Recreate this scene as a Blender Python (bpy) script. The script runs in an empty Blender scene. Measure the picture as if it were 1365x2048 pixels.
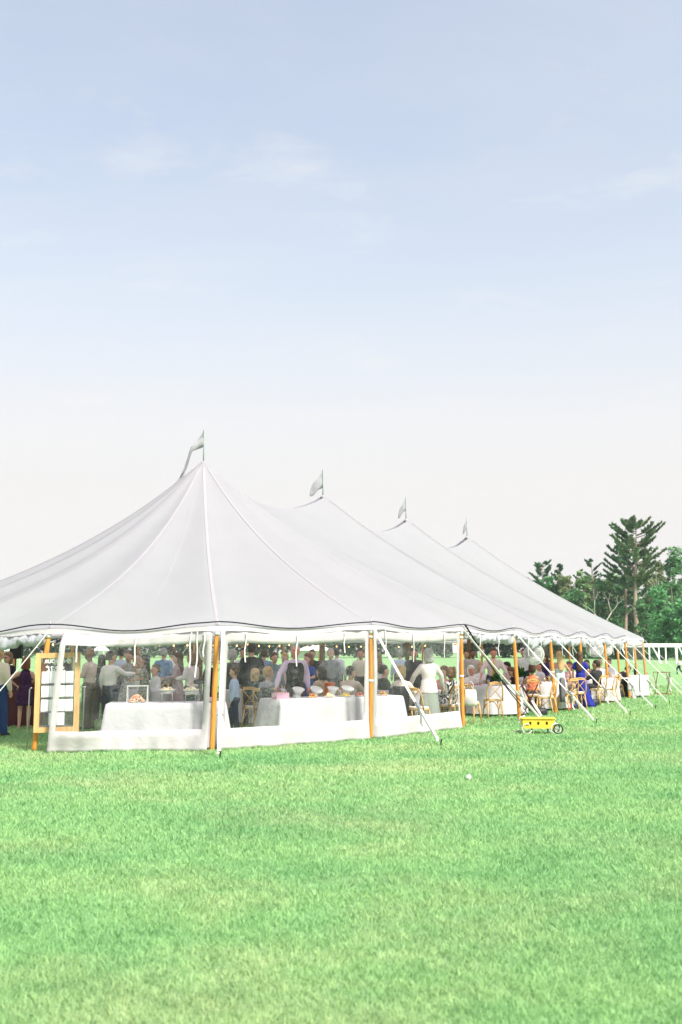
import bpy, bmesh, math, random
import numpy as np
from mathutils import Vector, Matrix, noise as mnoise

random.seed(7)
RNG = np.random.default_rng(7)
SC = bpy.context.scene
COL = SC.collection
R = math.radians
PI = math.pi

# ------------------------------------------------------------------ camera, sky, sun, exposure
F = 35.0 / 36.0 * 2048
YH = 1302.0
EYE = 1.65
TILT = math.atan((YH - 1024) / F)
FE = math.hypot(F, YH - 1024)

cam = bpy.data.cameras.new('camera')
camo = bpy.data.objects.new('camera', cam)
COL.objects.link(camo)
cam.sensor_fit = 'VERTICAL'
cam.sensor_height = 36
cam.lens = 35.0
cam.clip_end = 6000
cam.clip_start = 0.1
camo.location = (0, 0, EYE)
camo.rotation_euler = (PI / 2 + TILT, 0, 0)
cam.dof.use_dof = True
cam.dof.focus_distance = 18.5
cam.dof.aperture_fstop = 2.4
SC.camera = camo

SUN_AZ, SUN_EL = R(142), R(50)      # azimuth clockwise from +Y
sunv = Vector((math.sin(SUN_AZ) * math.cos(SUN_EL), math.cos(SUN_AZ) * math.cos(SUN_EL), math.sin(SUN_EL)))
sl = bpy.data.lights.new('sun', 'SUN')
sl.energy = 2.8
sl.angle = R(10)
sl.color = (1.0, 0.93, 0.84)
so = bpy.data.objects.new('sun', sl)
so.rotation_euler = sunv.to_track_quat('Z', 'Y').to_euler()
so.location = (20, -20, 40)
COL.objects.link(so)

SC.view_settings.view_transform = 'Standard'
SC.view_settings.look = 'None'
SC.view_settings.gamma = 1
SC.view_settings.use_curve_mapping = False
SC.view_settings.exposure = 1.4

SC.cycles.use_denoising = True
SC.cycles.max_bounces = 8
SC.cycles.transparent_max_bounces = 16
SC.cycles.caustics_reflective = False
SC.cycles.caustics_refractive = False
SC.cycles.sample_clamp_indirect = 6

W = bpy.data.worlds.new('World')
SC.world = W
W.use_nodes = True


class NT:
    """tiny node-tree helper"""
    def __init__(s, tree):
        s.t = tree
        s.n = tree.nodes
        s.l = tree.links

    def add(s, typ, **kw):
        n = s.n.new(typ)
        for k, v in kw.items():
            if k.startswith('_'):
                setattr(n, k[1:], v)
        return n

    def set(s, n, name, v):
        if hasattr(v, 'bl_rna') and isinstance(v, bpy.types.NodeSocket):
            s.l.new(v, n.inputs[name])
        else:
            n.inputs[name].default_value = v

    def math(s, op, a, b=0.0, c=None, clamp=False):
        n = s.n.new('ShaderNodeMath')
        n.operation = op
        n.use_clamp = clamp
        s.set(n, 0, a)
        s.set(n, 1, b)
        if c is not None:
            s.set(n, 2, c)
        return n.outputs[0]

    def noise(s, vec, scale, detail=3, rough=0.55, dist=0.0):
        n = s.n.new('ShaderNodeTexNoise')
        if vec is not None:
            s.l.new(vec, n.inputs['Vector'])
        n.inputs['Scale'].default_value = scale
        n.inputs['Detail'].default_value = detail
        n.inputs['Roughness'].default_value = rough
        n.inputs['Distortion'].default_value = dist
        return n.outputs['Fac']

    def ramp(s, fac, stops):
        n = s.n.new('ShaderNodeValToRGB')
        s.set(n, 'Fac', fac)
        e = n.color_ramp.elements
        while len(e) < len(stops):
            e.new(0.5)
        for i, (p, c) in enumerate(stops):
            e[i].position = p
            e[i].color = c if len(c) == 4 else (*c, 1)
        return n.outputs['Color']

    def mix(s, fac, a, b, blend='MIX'):
        n = s.n.new('ShaderNodeMix')
        n.data_type = 'RGBA'
        n.blend_type = blend
        s.set(n, 0, fac)
        for idx, v in ((6, a), (7, b)):
            if isinstance(v, (tuple, list)):
                v = (*v[:3], 1)
            s.set(n, idx, v)
        return n.outputs[2]

    def mapping(s, vec, scale=(1, 1, 1), rot=(0, 0, 0), loc=(0, 0, 0)):
        n = s.n.new('ShaderNodeMapping')
        s.l.new(vec, n.inputs['Vector'])
        n.inputs['Scale'].default_value = scale
        n.inputs['Rotation'].default_value = rot
        n.inputs['Location'].default_value = loc
        return n.outputs['Vector']

    def bump(s, h, strength=0.3, dist=0.02):
        n = s.n.new('ShaderNodeBump')
        s.l.new(h, n.inputs['Height'])
        n.inputs['Strength'].default_value = strength
        n.inputs['Distance'].default_value = dist
        return n.outputs['Normal']


def build_world():
    t = NT(W.node_tree)
    t.n.clear()
    out = t.add('ShaderNodeOutputWorld')
    bg = t.add('ShaderNodeBackground')
    bg.inputs['Strength'].default_value = 0.1
    sky = t.add('ShaderNodeTexSky', _sky_type='NISHITA')
    sky.sun_disc = False
    sky.sun_elevation = SUN_EL
    sky.sun_rotation = SUN_AZ
    sky.dust_density = 1.6
    sky.air_density = 1.0
    sky.ozone_density = 0.25
    tc = t.add('ShaderNodeTexCoord')
    sep = t.add('ShaderNodeSeparateXYZ')
    t.l.new(tc.outputs['Generated'], sep.inputs[0])
    z = t.math('MAXIMUM', sep.outputs['Z'], 0.0)
    # thin high veil: optical depth grows towards the horizon
    path = t.math('DIVIDE', 0.17, t.math('POWER', t.math('ADD', z, 0.02), 1.85))
    veil = t.math('SUBTRACT', 1.0, t.math('POWER', 2.718, t.math('MULTIPLY', path, -1.0)))
    # cloud sheet at constant altitude
    zz = t.math('ADD', z, 0.09)
    cx = t.math('DIVIDE', sep.outputs['X'], zz)
    cy = t.math('DIVIDE', sep.outputs['Y'], zz)
    cmb = t.add('ShaderNodeCombineXYZ')
    t.l.new(cx, cmb.inputs[0])
    t.l.new(cy, cmb.inputs[1])
    v = cmb.outputs[0]
    big = t.noise(t.mapping(v, (-0.42, 1.1, 1), (0, 0, 0.12), (3.1, 1.2, 0)), 1.0, 6, 0.6, 0.4)
    puff = t.noise(t.mapping(v, (-1.6, 2.2, 1), (0, 0, 0.2), (0.4, 6.2, 0)), 1.6, 6, 0.62, 0.2)
    bigf = t.ramp(big, [(0.40, (0, 0, 0)), (0.72, (1, 1, 1))])
    puff = t.ramp(puff, [(0.56, (0, 0, 0)), (0.74, (1, 1, 1))])
    sb = t.add('ShaderNodeSeparateColor')
    t.l.new(bigf, sb.inputs[0])
    sp = t.add('ShaderNodeSeparateColor')
    t.l.new(puff, sp.inputs[0])
    cl = t.math('ADD', t.math('MULTIPLY', sb.outputs[0], 0.32), t.math('MULTIPLY', sp.outputs[0], 0.34), clamp=True)
    vcol = t.mix(veil, (3.22, 3.50, 3.52), (3.50, 3.38, 3.30))
    col = t.mix(t.math('MULTIPLY', veil, 0.97), sky.outputs[0], vcol)
    col = t.mix(cl, col, (3.62, 3.56, 3.50))
    t.l.new(col, bg.inputs['Color'])
    t.l.new(bg.outputs[0], out.inputs[0])


build_world()

# ------------------------------------------------------------------ pixel helpers (photo 1365 x 2048) -> points of the place


def gnd(x, y):
    """ground point seen at photo pixel"""
    cx, cy = x - 682.5, 1024 - y
    d = Vector((cx, F * math.cos(TILT) - cy * math.sin(TILT), cy * math.cos(TILT) + F * math.sin(TILT)))
    k = -EYE / d.z
    return Vector((d.x * k, d.y * k, 0))


def gx(px, Y):
    return (px - 682.5) / FE * Y


# ------------------------------------------------------------------ materials
MATS = {}


def newmat(name):
    m = bpy.data.materials.new(name)
    m.use_nodes = True
    t = NT(m.node_tree)
    t.n.clear()
    out = t.add('ShaderNodeOutputMaterial')
    return m, t, out


def mat(name, col, rough=0.7, var=0.12, scale=6.0, bump=0.0, bscale=30.0, metal=0.0, spec=0.3, stretch=(1, 1, 1), sss=0.0):
    """plain surface with a little colour variation and relief"""
    if name in MATS:
        return MATS[name]
    m, t, out = newmat(name)
    p = t.add('ShaderNodeBsdfPrincipled')
    tc = t.add('ShaderNodeTexCoord')
    vec = t.mapping(tc.outputs['Object'], stretch)
    nz = t.noise(vec, scale, 4, 0.6)
    lo = tuple(max(0, c * (1 - var)) for c in col)
    hi = tuple(min(1, c * (1 + var)) for c in col)
    t.l.new(t.ramp(nz, [(0.3, lo), (0.7, hi)]), p.inputs['Base Color'])
    p.inputs['Roughness'].default_value = rough
    p.inputs['Metallic'].default_value = metal
    p.inputs['Specular IOR Level'].default_value = spec
    if bump:
        b = t.noise(vec, bscale, 4, 0.6)
        t.l.new(t.bump(b, bump, 0.02), p.inputs['Normal'])
    t.l.new(p.outputs[0], out.inputs[0])
    MATS[name] = m
    return m


def cloth(name, col, bump=0.5, bscale=9.0, var=0.07):
    return mat('cloth ' + name, col, 0.85, var, 4.0, bump, bscale, 0, 0.15)


def wood(name, col, var=0.22, rough=0.5):
    return mat('wood ' + name, col, rough, var, 5.0, 0.15, 40, 0, 0.35, (6, 6, 0.6))


def pattern(name, c1, c2, scale, lo=0.47, hi=0.53, dist=1.0, stretch=(1, 1, 1)):
    key = 'pattern ' + name
    if key in MATS:
        return MATS[key]
    m, t, out = newmat(key)
    p = t.add('ShaderNodeBsdfPrincipled')
    tc = t.add('ShaderNodeTexCoord')
    nz = t.noise(t.mapping(tc.outputs['Object'], stretch), scale, 2, 0.5, dist)
    t.l.new(t.ramp(nz, [(lo, c1), (hi, c2)]), p.inputs['Base Color'])
    p.inputs['Roughness'].default_value = 0.85
    p.inputs['Specular IOR Level'].default_value = 0.15
    t.l.new(p.outputs[0], out.inputs[0])
    MATS[key] = m
    return m


def sheet(name, col, trans, tfac, bump=0.0, bscale=5.0, var=0.03, gloss=0.0):
    """thin fabric: diffuse + translucent"""
    key = 'sheet ' + name
    if key in MATS:
        return MATS[key]
    m, t, out = newmat(key)
    tc = t.add('ShaderNodeTexCoord')
    nz = t.noise(tc.outputs['Object'], 1.3, 5, 0.65)
    lo = tuple(c * (1 - var) for c in col)
    hi = tuple(min(1, c * (1 + var)) for c in col)
    c = t.ramp(nz, [(0.3, lo), (0.7, hi)])
    d = t.add('ShaderNodeBsdfDiffuse')
    t.l.new(c, d.inputs[0])
    tr = t.add('ShaderNodeBsdfTranslucent')
    tr.inputs[0].default_value = (*trans, 1)
    if bump:
        b = t.bump(t.noise(tc.outputs['Object'], bscale, 4, 0.6, 0.6), bump, 0.05)
        t.l.new(b, d.inputs['Normal'])
    mx = t.add('ShaderNodeMixShader')
    mx.inputs[0].default_value = tfac
    t.l.new(d.outputs[0], mx.inputs[1])
    t.l.new(tr.outputs[0], mx.inputs[2])
    last = mx.outputs[0]
    if gloss:
        g = t.add('ShaderNodeBsdfGlossy')
        g.inputs['Roughness'].default_value = 0.35
        m2 = t.add('ShaderNodeMixShader')
        m2.inputs[0].default_value = gloss
        t.l.new(last, m2.inputs[1])
        t.l.new(g.outputs[0], m2.inputs[2])
        last = m2.outputs[0]
    t.l.new(last, out.inputs[0])
    MATS[key] = m
    return m


def vinyl_mat():
    m, t, out = newmat('clear vinyl')
    tc = t.add('ShaderNodeTexCoord')
    ob = tc.outputs['Object']
    # crinkles: fine creases running across the sheet, patchy, with their sparkle painted in white
    a = t.noise(t.mapping(ob, (3.0, 3.0, 9.0), (0.3, 0.2, 0.5)), 3.2, 5, 0.62, 1.6)
    ridge = t.math('SUBTRACT', 1.0, t.math('MULTIPLY', t.math('ABSOLUTE', t.math('SUBTRACT', a, 0.5)), 34.0), clamp=True)
    patch = t.noise(ob, 1.1, 3, 0.6)
    pf = t.math('MULTIPLY', t.math('SUBTRACT', patch, 0.43), 7.0, clamp=True)
    crease = t.math('MULTIPLY', ridge, pf)
    nrm = t.bump(t.noise(t.mapping(ob, (1.5, 1.5, 4.0)), 4.0, 4, 0.55, 1.0), 0.30, 0.05)
    tr = t.add('ShaderNodeBsdfTransparent')
    tr.inputs[0].default_value = (0.93, 0.95, 0.95, 1)
    g = t.add('ShaderNodeBsdfGlossy')
    g.inputs['Roughness'].default_value = 0.12
    g.inputs['Color'].default_value = (0.9, 0.92, 0.93, 1)
    t.l.new(nrm, g.inputs['Normal'])
    d = t.add('ShaderNodeBsdfDiffuse')
    d.inputs[0].default_value = (0.8, 0.82, 0.82, 1)
    m1 = t.add('ShaderNodeMixShader')
    m1.inputs[0].default_value = 0.45
    t.l.new(g.outputs[0], m1.inputs[1])
    t.l.new(d.outputs[0], m1.inputs[2])
    fac = t.math('ADD', t.math('MULTIPLY', crease, 0.42), 0.030)
    m2 = t.add('ShaderNodeMixShader')
    t.l.new(fac, m2.inputs[0])
    t.l.new(tr.outputs[0], m2.inputs[1])
    t.l.new(m1.outputs[0], m2.inputs[2])
    t.l.new(m2.outputs[0], out.inputs[0])
    return m


def glass_mat(name, fac=0.12, tint=(0.9, 0.92, 0.9)):
    m, t, out = newmat(name)
    tr = t.add('ShaderNodeBsdfTransparent')
    tr.inputs[0].default_value = (*tint, 1)
    g = t.add('ShaderNodeBsdfGlossy')
    g.inputs['Roughness'].default_value = 0.05
    mx = t.add('ShaderNodeMixShader')
    mx.inputs[0].default_value = fac
    t.l.new(tr.outputs[0], mx.inputs[1])
    t.l.new(g.outputs[0], mx.inputs[2])
    t.l.new(mx.outputs[0], out.inputs[0])
    return m


def emit_mat(name, col, s):
    m, t, out = newmat(name)
    e = t.add('ShaderNodeEmission')
    e.inputs[0].default_value = (*col, 1)
    e.inputs[1].default_value = s
    t.l.new(e.outputs[0], out.inputs[0])
    return m


def grass_colour(t, vec, fine):
    """patchy lawn colour from position"""
    n1 = t.noise(t.mapping(vec, (0.55, 1.0, 1)), 0.55, 5, 0.62, 0.3)
    n2 = t.noise(t.mapping(vec, (1, 1.5, 1), (0, 0, 0.3), (7, 3, 0)), 0.33, 6, 0.66, 0.2)
    n3 = t.noise(t.mapping(vec, (1.3, 2.2, 1)), 2.6, 4, 0.65)
    base = t.ramp(n1, [(0.25, (0.205, 0.450, 0.195)), (0.50, (0.312, 0.552, 0.245)), (0.75, (0.415, 0.615, 0.275))])
    dry = t.ramp(n2, [(0.47, (0, 0, 0)), (0.70, (1, 1, 1))])
    sd = t.add('ShaderNodeSeparateColor')
    t.l.new(dry, sd.inputs[0])
    base = t.mix(t.math('MULTIPLY', sd.outputs[0], 0.48), base, (0.58, 0.60, 0.34))
    base = t.mix(0.8, base, t.ramp(n3, [(0.28, (0.76, 0.83, 0.78)), (0.72, (1.22, 1.15, 1.18))]), 'MULTIPLY')
    n4 = t.noise(t.mapping(vec, (1, 1.3, 1), (0, 0, 0.5), (2, 9, 0)), 8.0, 3, 0.6)
    base = t.mix(0.8, base, t.ramp(n4, [(0.30, (0.76, 0.82, 0.78)), (0.55, (1.0, 1.0, 1.0)), (0.75, (1.16, 1.10, 1.12))]), 'MULTIPLY')
    if fine is not None:
        base = t.mix(0.75, base, t.ramp(fine, [(0.0, (0.74, 0.80, 0.72)), (0.6, (1.0, 1.0, 1.0)), (1.0, (1.5, 1.3, 1.35))]), 'MULTIPLY')
    return base


def ground_mat():
    m, t, out = newmat('lawn ground')
    tc = t.add('ShaderNodeTexCoord')
    v = tc.outputs['Object']
    fine = t.noise(t.mapping(v, (1.0, 1.0, 1)), 28, 4, 0.7)
    c = t.mix(1.0, grass_colour(t, v, fine), (0.74, 0.74, 0.76), 'MULTIPLY')  # colour darkened in place of the self-shading that blades give
    d = t.add('ShaderNodeBsdfDiffuse')
    t.l.new(c, d.inputs[0])
    t.l.new(t.bump(t.noise(v, 22, 5, 0.7), 0.6, 0.05), d.inputs['Normal'])
    t.l.new(d.outputs[0], out.inputs[0])
    return m


def blade_mat():
    m, t, out = newmat('grass blades')
    tc = t.add('ShaderNodeTexCoord')
    g = t.add('ShaderNodeNewGeometry')
    c = grass_colour(t, tc.outputs['Object'], g.outputs['Random Per Island'])
    d = t.add('ShaderNodeBsdfDiffuse')
    t.l.new(c, d.inputs[0])
    tr = t.add('ShaderNodeBsdfTranslucent')
    t.l.new(c, tr.inputs[0])
    mx = t.add('ShaderNodeMixShader')
    mx.inputs[0].default_value = 0.4
    t.l.new(d.outputs[0], mx.inputs[1])
    t.l.new(tr.outputs[0], mx.inputs[2])
    t.l.new(mx.outputs[0], out.inputs[0])
    return m


def leaf_mat(name, lo, hi, tfac=0.3):
    m, t, out = newmat('leaves ' + name)
    g = t.add('ShaderNodeNewGeometry')
    tc = t.add('ShaderNodeTexCoord')
    big = t.noise(tc.outputs['Object'], 0.35, 3, 0.6)
    f = t.math('ADD', t.math('MULTIPLY', g.outputs['Random Per Island'], 0.55), t.math('MULTIPLY', big, 0.6))
    c = t.ramp(f, [(0.2, lo), (0.9, hi)])
    d = t.add('ShaderNodeBsdfDiffuse')
    t.l.new(c, d.inputs[0])
    tr = t.add('ShaderNodeBsdfTranslucent')
    t.l.new(c, tr.inputs[0])
    mx = t.add('ShaderNodeMixShader')
    mx.inputs[0].default_value = tfac
    t.l.new(d.outputs[0], mx.inputs[1])
    t.l.new(tr.outputs[0], mx.inputs[2])
    t.l.new(mx.outputs[0], out.inputs[0])
    return m


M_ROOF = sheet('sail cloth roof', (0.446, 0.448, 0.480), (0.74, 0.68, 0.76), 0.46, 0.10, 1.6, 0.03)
M_SEAM = sheet('seam webbing', (0.48, 0.475, 0.495), (0.76, 0.68, 0.73), 0.42)
M_WALL = sheet('white side wall', (0.60, 0.58, 0.59), (0.66, 0.63, 0.63), 0.25, 0.35, 5.0, 0.03, 0.03)
M_RIB = sheet('white ribbon', (0.8, 0.79, 0.77), (0.8, 0.8, 0.8), 0.25)
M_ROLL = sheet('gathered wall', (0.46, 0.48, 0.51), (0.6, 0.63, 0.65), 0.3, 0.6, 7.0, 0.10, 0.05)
M_FLAG = sheet('pennant', (0.54, 0.54, 0.56), (0.62, 0.62, 0.64), 0.45, 0.4, 6.0, 0.05)
M_VINYL = vinyl_mat()
M_GLASS = glass_mat('clear glass')
M_POLE = wood('amber varnished pole', (0.62, 0.265, 0.055), 0.32, 0.35)
M_CPOLE = wood('brown centre pole', (0.20, 0.10, 0.05))
M_STRAP = mat('white strap webbing', (0.78, 0.77, 0.74), 0.7, 0.06, 20)
M_STEEL = mat('dull steel', (0.35, 0.35, 0.36), 0.4, 0.1, 8, 0, 30, 0.7)
M_BLACK = mat('black rubber', (0.012, 0.014, 0.018), 0.5, 0.1)
M_BLACKM = mat('black matte', (0.02, 0.02, 0.022), 0.7, 0.15)
M_WOODL = wood('pale pine frame', (0.66, 0.40, 0.17))
M_CHAIR = wood('honey oak chair', (0.60, 0.36, 0.13))
M_CUSH = cloth('chair cushion', (0.72, 0.69, 0.62))
M_CLOTH = sheet('white table linen', (0.58, 0.565, 0.58), (0.7, 0.7, 0.7), 0.12, 0.3, 6.0, 0.03)
M_WHITE = mat('white paint', (0.78, 0.78, 0.76), 0.5, 0.05)
M_CARD = mat('white card', (0.80, 0.80, 0.80), 0.8, 0.03)
M_EYE = mat('dark eye', (0.03, 0.02, 0.015), 0.3, 0.0)
M_LIP = mat('lips', (0.42, 0.13, 0.11), 0.5, 0.1)
M_BARK = wood('grey brown bark', (0.30, 0.25, 0.20), 0.35, 0.9)
M_BARKP = wood('pine bark', (0.34, 0.26, 0.20), 0.3, 0.9)
M_BIRCH = wood('pale bark', (0.52, 0.48, 0.43), 0.3, 0.9)

# ------------------------------------------------------------------ mesh builder


class MB:
    def __init__(s):
        s.v, s.f = [], []

    def quadstrip(s, A, B):
        n = len(s.v)
        k = len(A)
        s.v += [tuple(p) for p in A] + [tuple(p) for p in B]
        s.f += [(n + i, n + i + 1, n + k + i + 1, n + k + i) for i in range(k - 1)]
        return s

    def grid(s, rows, closed=False):
        n = len(s.v)
        m = len(rows[0])
        for r in rows:
            s.v += [tuple(p) for p in r]
        mm = m if closed else m - 1
        for i in range(len(rows) - 1):
            for j in range(mm):
                j2 = (j + 1) % m
                s.f.append((n + i * m + j, n + i * m + j2, n + (i + 1) * m + j2, n + (i + 1) * m + j))
        return s

    def loft(s, rings, cap=True):
        n = len(s.v)
        m = len(rings[0])
        s.grid(rings, True)
        if cap:
            s.f.append(tuple(n + j for j in range(m - 1, -1, -1)))
            e = n + (len(rings) - 1) * m
            s.f.append(tuple(e + j for j in range(m)))
        return s

    def box(s, c, size, rot=None, taper=1.0):
        x, y, z = size[0] / 2, size[1] / 2, size[2] / 2
        P = [(-x, -y, -z), (x, -y, -z), (x, y, -z), (-x, y, -z),
             (-x * taper, -y * taper, z), (x * taper, -y * taper, z), (x * taper, y * taper, z), (-x * taper, y * taper, z)]
        n = len(s.v)
        for p in P:
            q = Vector(p)
            if rot is not None:
                q = rot @ q
            s.v.append(tuple(q + Vector(c)))
        s.f += [tuple(n + i for i in q) for q in ((3, 2, 1, 0), (4, 5, 6, 7), (0, 1, 5, 4), (1, 2, 6, 5), (2, 3, 7, 6), (3, 0, 4, 7))]
        return s

    def bar(s, a, b, w, h, up=(0, 0, 1)):
        """rectangular bar from a to b"""
        a, b = Vector(a), Vector(b)
        d = (b - a)
        L = d.length
        d.normalize()
        u = Vector(up)
        x = d.cross(u)
        if x.length < 1e-4:
            x = d.cross(Vector((1, 0, 0)))
        x.normalize()
        y = x.cross(d)
        M = Matrix((x, d, y)).transposed()
        return s.box((a + b) / 2, (w, L, h), M)

    def tube(s, pts, rad, seg=8, dome=False):
        pts = [Vector(p) for p in pts]
        if not hasattr(rad, '__len__'):
            rad = [rad] * len(pts)
        rad = list(rad)
        if dome:
            d0 = (pts[0] - pts[1]).normalized()
            d1 = (pts[-1] - pts[-2]).normalized()
            r0, r1 = rad[0], rad[-1]
            pts = [pts[0] + d0 * r0 * 0.98, pts[0] + d0 * r0 * 0.7] + pts + [pts[-1] + d1 * r1 * 0.7, pts[-1] + d1 * r1 * 0.98]
            rad = [r0 * 0.2, r0 * 0.71] + rad + [r1 * 0.71, r1 * 0.2]
        rings = []
        x = None
        for i, p in enumerate(pts):
            a = pts[max(i - 1, 0)]
            b = pts[min(i + 1, len(pts) - 1)]
            t = (b - a).normalized()
            if x is None:
                x = t.orthogonal().normalized()
            else:
                x = (x - t * x.dot(t))
                if x.length < 1e-5:
                    x = t.orthogonal()
                x.normalize()
            y = t.cross(x)
            rings.append([p + (x * math.cos(2 * PI * k / seg) + y * math.sin(2 * PI * k / seg)) * rad[i] for k in range(seg)])
        return s.loft(rings)

    def ball(s, c, r, seg=10, rings=7, rot=None):
        if not hasattr(r, '__len__'):
            r = (r, r, r)
        rows = []
        for i in range(rings + 1):
            th = PI * (i + 0.02) / (rings + 0.04)
            row = []
            for k in range(seg):
                ph = 2 * PI * k / seg
                q = Vector((r[0] * math.sin(th) * math.cos(ph), r[1] * math.sin(th) * math.sin(ph), -r[2] * math.cos(th)))
                if rot is not None:
                    q = rot @ q
                row.append(q + Vector(c))
            rows.append(row)
        return s.loft(rows)

    def disc(s, c, r, h, seg=16, r2=None):
        r2 = r if r2 is None else r2
        c = Vector(c)
        rings = [[c + Vector((rr * math.cos(2 * PI * k / seg), rr * math.sin(2 * PI * k / seg), zz)) for k in range(seg)] for rr, zz in ((r, 0), (r2, h))]
        return s.loft(rings)

    def lathe(s, c, prof, seg=20):
        c = Vector(c)
        return s.loft([[c + Vector((r * math.cos(2 * PI * k / seg), r * math.sin(2 * PI * k / seg), z)) for k in range(seg)] for r, z in prof])

    def build(s, name, m, parent=None, smooth=False, off=None, loc=None):
        me = bpy.data.meshes.new(name)
        vs = s.v
        if off is not None:
            ox, oy, oz = off
            vs = [(a - ox, b - oy, c - oz) for a, b, c in vs]
        me.from_pydata([tuple(p) for p in vs], [], s.f)
        if smooth:
            me.shade_smooth()
        me.materials.append(m)
        o = bpy.data.objects.new(name, me)
        COL.objects.link(o)
        if parent is not None:
            o.parent = parent
        if loc is not None:
            o.location = loc
        return o


def tag(o, label, cat, group=None, kind=None):
    if label:
        o['label'] = label
    if cat:
        o['category'] = cat
    if group:
        o['group'] = group
    if kind:
        o['kind'] = kind
    return o


def thing(name, label, cat, loc=(0, 0, 0), rz=0.0, group=None):
    o = bpy.data.objects.new(name, None)
    o.empty_display_size = 0.2
    COL.objects.link(o)
    o.location = loc
    o.rotation_euler = (0, 0, rz)
    return tag(o, label, cat, group)


def copy_tree(o, parent=None):
    c = o.copy()
    COL.objects.link(c)
    if parent is not None:
        c.parent = parent
    for ch in list(o.children):
        copy_tree(ch, c)
    return c


# ------------------------------------------------------------------ ground and grass
def ground():
    mb = MB()
    S = 700
    xs = [-S, -300, -100, -30, 0, 30, 100, 300, S]
    rows = [[(x, y, 0) for x in xs] for y in (-80, -40, 0, 20, 60, 150, 300, 500, 900)]
    mb.grid(rows)
    o = mb.build('lawn', ground_mat())
    o['kind'] = 'structure'


def grass():
    pts = []
    Y0, Y1 = 3.2, 48.0
    D0 = 9500.0
    N = 660000
    # density ~ 1/Y^2 over a strip wider than the view
    yy = np.geomspace(Y0, Y1, 2000)
    pdf = (0.385 * yy + 3.2) / yy ** 2
    cdf = np.concatenate([[0], np.cumsum(0.5 * (pdf[1:] + pdf[:-1]) * np.diff(yy))])
    Y = np.interp(RNG.random(N), cdf / cdf[-1], yy)
    half = (0.385 * Y + 3.2) * (1 + 0.18 * RNG.random(N) ** 3)
    X = (RNG.random(N) * 2 - 1) * half
    k = np.clip(Y / 5.0, 0.9, 20)
    width = 0.0048 * k ** 0.95
    height = (0.021 + 0.022 * RNG.random(N)) * k ** 0.22
    # tufts: taller where a noise field is high
    cell = np.sin(X * 3.1 + 1.3 * np.sin(Y * 2.3)) * np.sin(Y * 2.7 + 1.1 * np.sin(X * 1.9))
    height *= 1.0 + 0.15 * cell
    ang = RNG.random(N) * 2 * np.pi
    lean = 0.5 + 0.9 * RNG.random(N)
    la = RNG.random(N) * 2 * np.pi
    dx, dy = np.cos(ang) * width / 2, np.sin(ang) * width / 2
    lx, ly = np.cos(la) * height * lean, np.sin(la) * height * lean
    z0 = np.full(N, -0.004)
    B1 = np.stack([X - dx, Y - dy, z0], 1)
    B2 = np.stack([X + dx, Y + dy, z0], 1)
    m1 = np.stack([X - dx * 0.8 + lx * 0.35, Y - dy * 0.8 + ly * 0.35, height * 0.6], 1)
    m2 = np.stack([X + dx * 0.8 + lx * 0.35, Y + dy * 0.8 + ly * 0.35, height * 0.6], 1)
    T = np.stack([X + lx, Y + ly, height], 1)
    V = np.stack([B1, B2, m2, m1, T], 1).reshape(-1, 3)
    base = np.arange(N)[:, None] * 5
    quad = (base + np.array([[0, 1, 2, 3]]))
    tri = (base + np.array([[3, 2, 4]]))
    loops = np.concatenate([quad, tri], 1).reshape(-1)
    me = bpy.data.meshes.new('grass')
    me.vertices.add(N * 5)
    me.vertices.foreach_set('co', V.astype(np.float32).reshape(-1))
    me.loops.add(N * 7)
    me.loops.foreach_set('vertex_index', loops.astype(np.int32))
    me.polygons.add(N * 2)
    st = (np.arange(N)[:, None] * 7 + np.array([[0, 4]])).reshape(-1)
    me.polygons.foreach_set('loop_start', st.astype(np.int32))
    me.update(calc_edges=True)
    me.materials.append(blade_mat())
    o = bpy.data.objects.new('grass', me)
    COL.objects.link(o)
    tag(o, 'short mown green grass with pale dry patches covering the field', 'grass', kind='stuff')


ground()
grass()

# ------------------------------------------------------------------ the tent
PK = Vector((-3.47, 24.7, 0))
U = Vector((0.464, 0.886, 0)).normalized()
Vp = Vector((U.y, -U.x, 0))
HP, HE = 6.42, 2.14
SP = 6.28
A4 = 3 * SP


def ap(a, p, z=0.0):
    q = PK + U * a + Vp * p
    return Vector((q.x, q.y, z))


def inv(q):
    d = Vector((q.x, q.y, 0)) - PK
    return d.dot(U), d.dot(Vp)


# pole tops sit a little inside of the feet
right = []
for px, py in ((68, 1503), (424, 1502), (742, 1479), (926, 1456)):
    right.append(inv(gnd(px, py)))
right = [(a, p) for a, p in right]
for i in range(1, 7):
    right.append((i * SP / 2, 7.08))
near = right[:3]
for a, p in reversed(near):
    right.append((A4 - a, p))
E0 = (near[0][0] - 0.55, 0.0)
E1 = (A4 - E0[0], 0.0)
ring = [E0] + right + [E1] + [(a, -p) for a, p in reversed(right)]
NP = len(ring)


def outward(i):
    a, p = ring[i]
    a0, p0 = ring[i - 1]
    a1, p1 = ring[(i + 1) % NP]
    t = (U * (a1 - a0) + Vp * (p1 - p0)).normalized()
    n = Vector((t.y, -t.x, 0))
    c = ap(A4 / 2, 0)
    if n.dot(ap(a, p) - c) < 0:
        n = -n
    return n


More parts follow.
